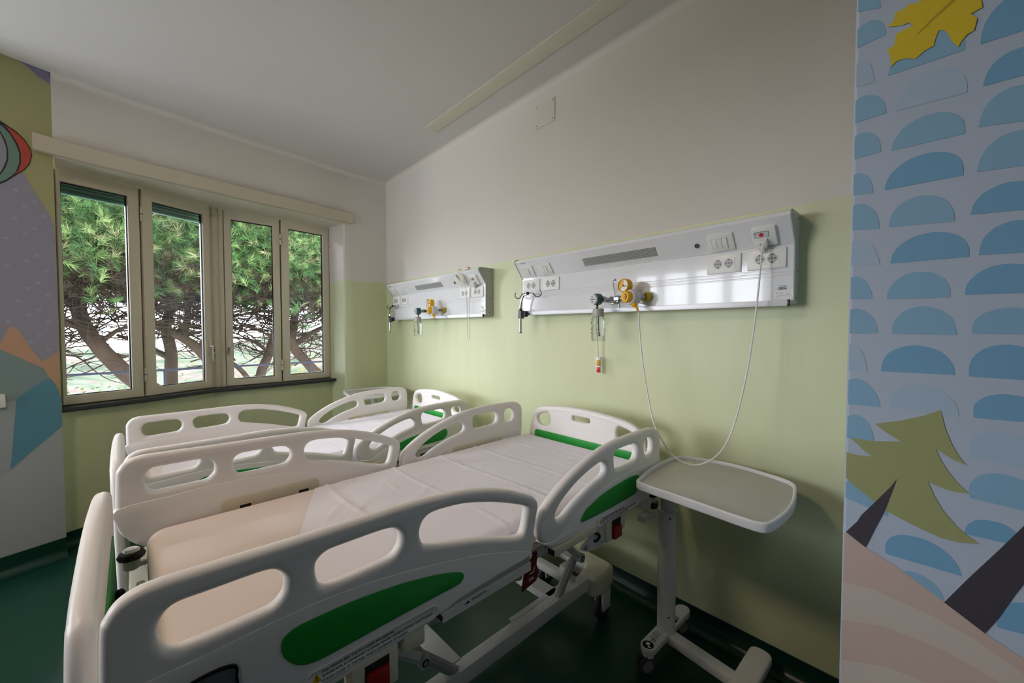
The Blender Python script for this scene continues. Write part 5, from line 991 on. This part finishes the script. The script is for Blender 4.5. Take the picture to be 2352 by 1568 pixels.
# ------------------------------------------------------------------ outside: pines close to the window, railing, valley
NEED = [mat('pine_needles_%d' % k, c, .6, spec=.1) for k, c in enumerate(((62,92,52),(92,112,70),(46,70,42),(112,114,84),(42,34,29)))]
BARK = mat('pine_bark', (42,35,31), .95, spec=0, noise=.5, scale=5, bump=.5, bscale=9)
TWIG = mat('pine_twig', (36,30,27), .9, spec=0)
def tree(label, trunk, r0, r1, limbs, blobs, seed, ntuft, twigs):
    t = thing('pine_tree', label, 'tree', trunk[0], 0, 'pines outside the window')
    o = Vector(trunk[0]); rnd = random.Random(seed)
    L_ = lambda p: Vector(p)-o
    mb = MB(); mb.tube([L_(p) for p in trunk], r0, BARK, n=12, smooth=5, rads=(r0, r1)); mb.obj('trunk', t, 60)
    mb = MB()
    for pts, ra, rb in limbs: mb.tube([L_(p) for p in pts], ra, BARK, n=8, smooth=4, rads=(ra, rb))
    # bare lower twigs
    for (p, dr, L0, n, dz) in twigs:
        for _ in range(n):
            a = Vector(p)+Vector((rnd.uniform(-.15,.15), rnd.uniform(-.9,.9), rnd.uniform(-.25,.3)))
            pts = [a]; d = Vector((dr[0]+rnd.uniform(-.5,.5), dr[1]+rnd.uniform(-1,1), dr[2]+rnd.uniform(-.35,.45))).normalized()
            for k in range(5): d = (d+Vector((rnd.uniform(-.3,.3), rnd.uniform(-.3,.3), rnd.uniform(-.2,.32)))).normalized(); pts.append(pts[-1]+d*L0/5*rnd.uniform(.7,1.2))
            r = rnd.uniform(.006,.014)
            mb.tube([L_(q) for q in pts], r, TWIG, n=5, smooth=2, rads=(r, .0035))
            for _k in range(3):
                q = pts[rnd.randrange(1,5)]; e = (d+Vector((rnd.uniform(-1,1),rnd.uniform(-1,1),rnd.uniform(-.5,.9)))).normalized()
                mb.tube([L_(q), L_(q+e*L0*.13), L_(q+e*L0*.25+Vector((0,0,rnd.uniform(-.03,.05))))], .003, TWIG, n=4, rads=(.005,.003))
    w = mb.obj('branches', t, 60); w['kind'] = 'stuff'
    # needle tufts
    rg = np.random.default_rng(seed); vol = [b[1]*b[2][0]*b[2][1]*b[2][2] for b in blobs]; PV = []; PM = []
    for (c, dens, rad), v in zip(blobs, vol):
        n = int(ntuft*v/sum(vol)); K = 34
        u = rg.normal(size=(n,3)); u /= np.linalg.norm(u, axis=1)[:,None]; u *= rg.random(n)[:,None]**(1/3)
        base = np.array(c)+u*np.array(rad)-np.array(o)
        ax = u*np.array([.5,.5,.2])+rg.uniform(-.7,.7,(n,3))+np.array([0,0,.5]); ax /= np.linalg.norm(ax, axis=1)[:,None]
        tmp = rg.normal(size=(n,3)); e1 = np.cross(ax, tmp); e1 /= np.linalg.norm(e1, axis=1)[:,None]; e2 = np.cross(ax, e1)
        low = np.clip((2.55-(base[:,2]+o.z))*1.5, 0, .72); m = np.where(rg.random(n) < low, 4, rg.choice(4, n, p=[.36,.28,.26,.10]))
        ln = rg.uniform(.11,.19,n)
        th = rg.uniform(0, 2*PI,(n,K,1)); s_ = rg.uniform(.08,1.0,(n,K,1)); hh = rg.uniform(0,.11,(n,K,1))
        d = ax[:,None]*np.cos(s_)+(e1[:,None]*np.cos(th)+e2[:,None]*np.sin(th))*np.sin(s_)
        p = base[:,None]+ax[:,None]*hh; sd = np.cross(d, rg.normal(size=(n,K,3))); sd *= .0034/np.linalg.norm(sd, axis=2)[:,:,None]
        q = p+d*(ln[:,None,None]*rg.uniform(.7,1,(n,K,1)))-np.array([0,0,.012])
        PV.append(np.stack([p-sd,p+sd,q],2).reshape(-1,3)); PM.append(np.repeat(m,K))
    V = np.concatenate(PV); MI = np.concatenate(PM); F = np.arange(len(V)).reshape(-1,3)
    me = bpy.data.meshes.new('foliage'); me.vertices.add(len(V)); me.vertices.foreach_set('co', V.ravel()); me.loops.add(len(V)); me.loops.foreach_set('vertex_index', F.ravel())
    me.polygons.add(len(F)); me.polygons.foreach_set('loop_start', np.arange(0,len(V),3)); me.update(calc_edges=True)
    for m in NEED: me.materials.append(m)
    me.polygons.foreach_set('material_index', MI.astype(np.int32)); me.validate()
    f = link('foliage', me, t); f['kind'] = 'stuff'
    return t
tree('pine with thick trunk leaning left, seen through the leftmost pane', [(-3.5,-1.30,-1.6),(-3.5,-1.80,.30),(-3.5,-2.22,.83),(-3.5,-2.50,1.25),(-3.5,-2.66,1.62),(-3.6,-2.75,2.3),(-3.7,-2.8,3.2)], .125, .06,
     [([(-3.5,-2.52,1.28),(-3.5,-2.30,1.50),(-3.45,-1.95,1.60),(-3.4,-1.7,1.66)],.035,.012), ([(-3.5,-2.62,1.52),(-3.55,-2.95,1.62),(-3.6,-3.4,1.60)],.06,.03), ([(-3.5,-2.45,1.2),(-3.45,-2.22,1.12),(-3.4,-2.12,1.25),(-3.4,-2.20,1.42)],.02,.006), ([(-3.55,-2.7,1.8),(-3.4,-2.3,2.3),(-3.3,-1.9,2.8)],.05,.02)],
     [((-3.6,-2.7,2.85),1,(.9,1.25,.95)), ((-3.4,-2.4,2.2),.75,(.6,.95,.42)), ((-3.5,-3.4,2.3),.8,(.7,.8,.6)), ((-3.5,-2.1,2.9),.9,(.6,.7,.9))], 11, 7200, [((-3.5,-2.4,1.62),(.1,.4,.15),1.0,90,0),((-3.5,-2.9,1.35),(.1,-.3,-.1),.8,44,0)])
tree('pine with upright dark trunk, seen through the second pane', [(-3.9,-1.75,-1.6),(-3.9,-1.76,.5),(-3.9,-1.75,1.15),(-3.9,-1.80,1.55),(-3.9,-1.68,2.1),(-3.9,-1.6,3.2)], .095, .05,
     [([(-3.9,-1.76,1.05),(-3.9,-2.05,1.25),(-3.9,-2.35,1.42)],.05,.02), ([(-3.4,-1.02,.40),(-3.45,-1.28,.95),(-3.5,-1.52,1.28),(-3.55,-1.85,1.52),(-3.6,-2.2,1.72)],.095,.04), ([(-3.55,-1.62,1.38),(-3.6,-1.55,1.75),(-3.65,-1.6,2.2)],.06,.03), ([(-3.5,-1.45,1.2),(-3.45,-1.30,1.5),(-3.5,-1.15,1.75)],.03,.015)],
     [((-3.7,-1.6,2.9),1,(.8,.95,.95)), ((-3.6,-1.5,2.25),.8,(.6,.8,.45)), ((-3.3,-1.2,2.6),.7,(.5,.6,.6)), ((-3.5,-1.0,3.0),.9,(.6,.6,.9)), ((-3.5,-1.9,2.1),.8,(.5,.6,.35))], 12, 6400, [((-3.6,-1.5,1.6),(.1,.3,.15),1.0,95,0),((-3.7,-1.9,1.25),(.1,-.3,-.1),.8,36,0)])
tree('pine with bare curving limbs low down, seen through the third pane', [(-3.7,-.55,-1.6),(-3.7,-.62,.4),(-3.65,-.46,1.1),(-3.6,-.30,1.7),(-3.6,-.2,2.4),(-3.6,-.2,3.2)], .085, .05,
     [([(-3.7,-.62,.35),(-3.6,-.85,.78),(-3.6,-1.08,1.0),(-3.6,-1.22,1.02)],.05,.02), ([(-3.65,-.46,1.1),(-3.6,-.75,1.32),(-3.6,-1.05,1.36)],.03,.01), ([(-3.6,-.34,1.6),(-3.5,-.65,1.75),(-3.4,-.95,1.72)],.03,.01), ([(-3.62,-.4,1.35),(-3.5,-.7,1.52),(-3.4,-.95,1.6)],.025,.008)],
     [((-3.6,-.35,2.95),1,(.8,.95,1.0)), ((-3.5,-.5,2.3),.75,(.6,.75,.42)), ((-3.2,-.05,2.0),.7,(.35,.35,.35)), ((-3.4,-.9,2.15),.8,(.5,.6,.35))], 13, 6400, [((-3.6,-.6,1.66),(.1,-.4,.05),1.0,110,0),((-3.6,-.7,1.2),(.1,-.3,.1),.8,50,0)])
tree('pine forking low to the right, seen through the rightmost pane', [(-3.5,.62,-1.6),(-3.5,.45,.3),(-3.5,.16,.82),(-3.5,-.12,1.2),(-3.5,-.10,1.6),(-3.6,.0,2.3),(-3.6,.1,3.2)], .10, .05,
     [([(-3.5,-.12,1.2),(-3.45,.15,1.42),(-3.4,.45,1.58),(-3.4,.9,1.75)],.055,.02), ([(-3.5,-.1,1.6),(-3.45,.2,1.75),(-3.4,.6,1.95)],.03,.012), ([(-3.45,.2,1.46),(-3.4,.35,1.25),(-3.4,.5,1.1)],.012,.004)],
     [((-3.5,.35,2.95),1,(.8,1.1,1.0)), ((-3.3,.25,2.2),.75,(.5,.75,.45)), ((-3.2,.35,1.62),.8,(.3,.45,.16)), ((-3.6,1.3,2.5),.8,(.7,.8,.8)), ((-3.5,.9,2.1),.8,(.6,.8,.4)), ((-3.5,-.1,2.6),.8,(.5,.6,.6))], 14, 6600, [((-3.5,.2,1.55),(.1,.3,.1),.9,80,0),((-3.5,.3,1.1),(.1,.3,.0),.8,44,0)])
t = thing('balcony_railing', 'blue-grey metal railing outside below the pines', 'railing', (-2.6,-1.2,0))
mb = MB(); mb.cyl((0,-4,.958),(0,4,.978),.014, IRON); mb.obj('top_rail', t)
for y in (-2.4,-.66,1.1,2.8):
    mb = MB(); mb.cyl((0,y,-.2),(0,y,.962),.013, IRON); mb.obj('post', t)
# valley far below with fields, roofs and bushes
def ground_mat():
    m = bpy.data.materials.new('valley_ground'); m.use_nodes = True; nt = m.node_tree; b = nt.nodes['Principled BSDF']; b.inputs['Roughness'].default_value = 1; b.inputs['Specular IOR Level'].default_value = 0; b.inputs['Specular IOR Level'].default_value = 0
    tc = nt.nodes.new('ShaderNodeTexCoord'); n = nt.nodes.new('ShaderNodeTexNoise'); n.inputs['Scale'].default_value = .12; n.inputs['Detail'].default_value = 8
    r = nt.nodes.new('ShaderNodeValToRGB'); e = r.color_ramp.elements
    e[0].position = .35; e[0].color = (*lin((46,54,46)),1); e[1].position = .7; e[1].color = (*lin((78,80,80)),1)
    for p, c in ((.44,(54,62,52)),(.53,(66,70,64)),(.585,(70,60,58)),(.61,(70,73,69))): q = e.new(p); q.color = (*lin(c),1)
    nt.links.new(tc.outputs['Object'], n.inputs['Vector']); nt.links.new(n.outputs['Fac'], r.inputs[0]); nt.links.new(r.outputs[0], b.inputs['Base Color']); return m
VG = ground_mat()
b = bmesh.new(); G = 40
rnd = random.Random(4)
gv = [[b.verts.new((-9-160*(i/G)**1.6, -150+300*j/G, -9+ (i/G)*3.2*math.sin(j*.55)+rnd.uniform(-.4,.4)+6*(i/G)**3)) for j in range(G+1)] for i in range(G+1)]
for i in range(G):
    for j in range(G): b.faces.new((gv[i][j], gv[i+1][j], gv[i+1][j+1], gv[i][j+1]))
mb = MB(); mb.add(b, VG); o = mb.obj('hillside_ground', None, 80); o['kind'] = 'structure'
BUSH = [mat('bush_green', (56,74,46), .8, spec=0), mat('bush_yellow', (84,74,44), .8, spec=0)]
for k, (x, y, z, s, m, lab) in enumerate(((-7.6,-4.9,-.75,1.5,0,'pale green bush beyond the railing, below the leaning pine trunk'),(-7.4,.35,-.45,1.3,1,'yellowing bush beyond the railing, behind the bare limbs of the third pane'),(-8.6,-2.3,-1.2,1.4,0,'pale green bush beyond the railing, behind the upright trunk'))):
    t = thing('bush', lab, 'bush', (x,y,z-1.2)); rnd = random.Random(20+k)
    V = []; F = []
    for _ in range(4200):
        u = Vector((rnd.gauss(0,.5), rnd.gauss(0,.9), rnd.gauss(0,.42)))*s; a_ = rnd.uniform(0,6.28); d = Vector((math.cos(a_), math.sin(a_), rnd.uniform(-.5,.8)))*.07; e = d.cross(Vector((rnd.uniform(-1,1),rnd.uniform(-1,1),1))).normalized()*.03
        i = len(V); c = u+Vector((0,0,1.2)); V += [tuple(c), tuple(c+d*.5+e), tuple(c+d), tuple(c+d*.5-e)]; F.append((i,i+1,i+2,i+3))
    me = bpy.data.meshes.new('foliage'); me.from_pydata(V, [], F); me.materials.append(BUSH[m]); f = link('foliage', me, t); f['kind'] = 'stuff'
    mb = MB()
    for q in range(7): a_ = q*.9; mb.tube([(0,0,-8),(.1*math.cos(a_),.2*math.sin(a_),0),(.5*math.cos(a_),.8*math.sin(a_),1.3+.2*math.sin(q))], .03, TWIG, n=6, smooth=2, rads=(.04,.01))
    mb.obj('stem', t)

# ------------------------------------------------------------------ light
wd = bpy.data.worlds.new('overcast'); S.world = wd; wd.use_nodes = True; nt = wd.node_tree
bg = nt.nodes['Background']
tc = nt.nodes.new('ShaderNodeTexCoord'); sp = nt.nodes.new('ShaderNodeSeparateXYZ'); rp_ = nt.nodes.new('ShaderNodeValToRGB')
nt.links.new(tc.outputs['Generated'], sp.inputs[0]); nt.links.new(sp.outputs['Z'], rp_.inputs[0])
rp_.color_ramp.elements[0].position = 0; rp_.color_ramp.elements[0].color = (.84,.84,.93,1); rp_.color_ramp.elements[1].position = .5; rp_.color_ramp.elements[1].color = (.98,.95,1.03,1)
nt.links.new(rp_.outputs[0], bg.inputs['Color']); bg.inputs['Strength'].default_value = SKY
def area(name, loc, tgt, sx, sy, power, col, portal=False):
    l = bpy.data.lights.new(name, 'AREA'); l.shape = 'RECTANGLE'; l.size = sx; l.size_y = sy; l.energy = power; l.color = col
    o = bpy.data.objects.new(name, l); COL.objects.link(o); o.location = loc
    o.rotation_euler = (Vector(tgt)-Vector(loc)).to_track_quat('-Z','Y').to_euler()
    if portal: l.cycles.is_portal = True
    return o
area('window_portal', (-.42,-1.5,1.8), (3,-1.5,1.8), 2.15, 1.75, 1, (1,1,1), True)
area('second_window_portal', (1.26,-5.27,1.71), (1.26,0,1.71), 2.32, 1.42, 1, (1,1,1), True)
area('ceiling_lamp_warm', (2.75,-2.9,3.08), (2.7,-2.2,0), .4, .4, WARM, (1,.78,.60))
area('fill_light', (5.3,-3.6,3.08), (5.0,-3.0,0), .9, .9, FILL, (1,.92,.84))  # added fill light out of view, lifts near rail, base and floor

cam = bpy.data.cameras.new('camera'); co = bpy.data.objects.new('camera', cam); COL.objects.link(co)
cam.sensor_width = 36; cam.lens = 915/2352*36; cam.clip_start = .05; cam.clip_end = 1000
co.location = (4.312,-2.014,1.5)
co.rotation_euler = (math.radians(90-1.76), 0, math.radians(90-42.44))
S.camera = co
S.view_settings.view_transform = 'Standard'; S.view_settings.look = 'None'; S.view_settings.exposure = EXPO; S.view_settings.gamma = 1; S.view_settings.use_curve_mapping = False
S.cycles.use_denoising = True
S.cycles.max_bounces = 12; S.cycles.diffuse_bounces = 6; S.cycles.transparent_max_bounces = 16
S.cycles.caustics_reflective = False; S.cycles.caustics_refractive = False
S.cycles.sample_clamp_indirect = 6
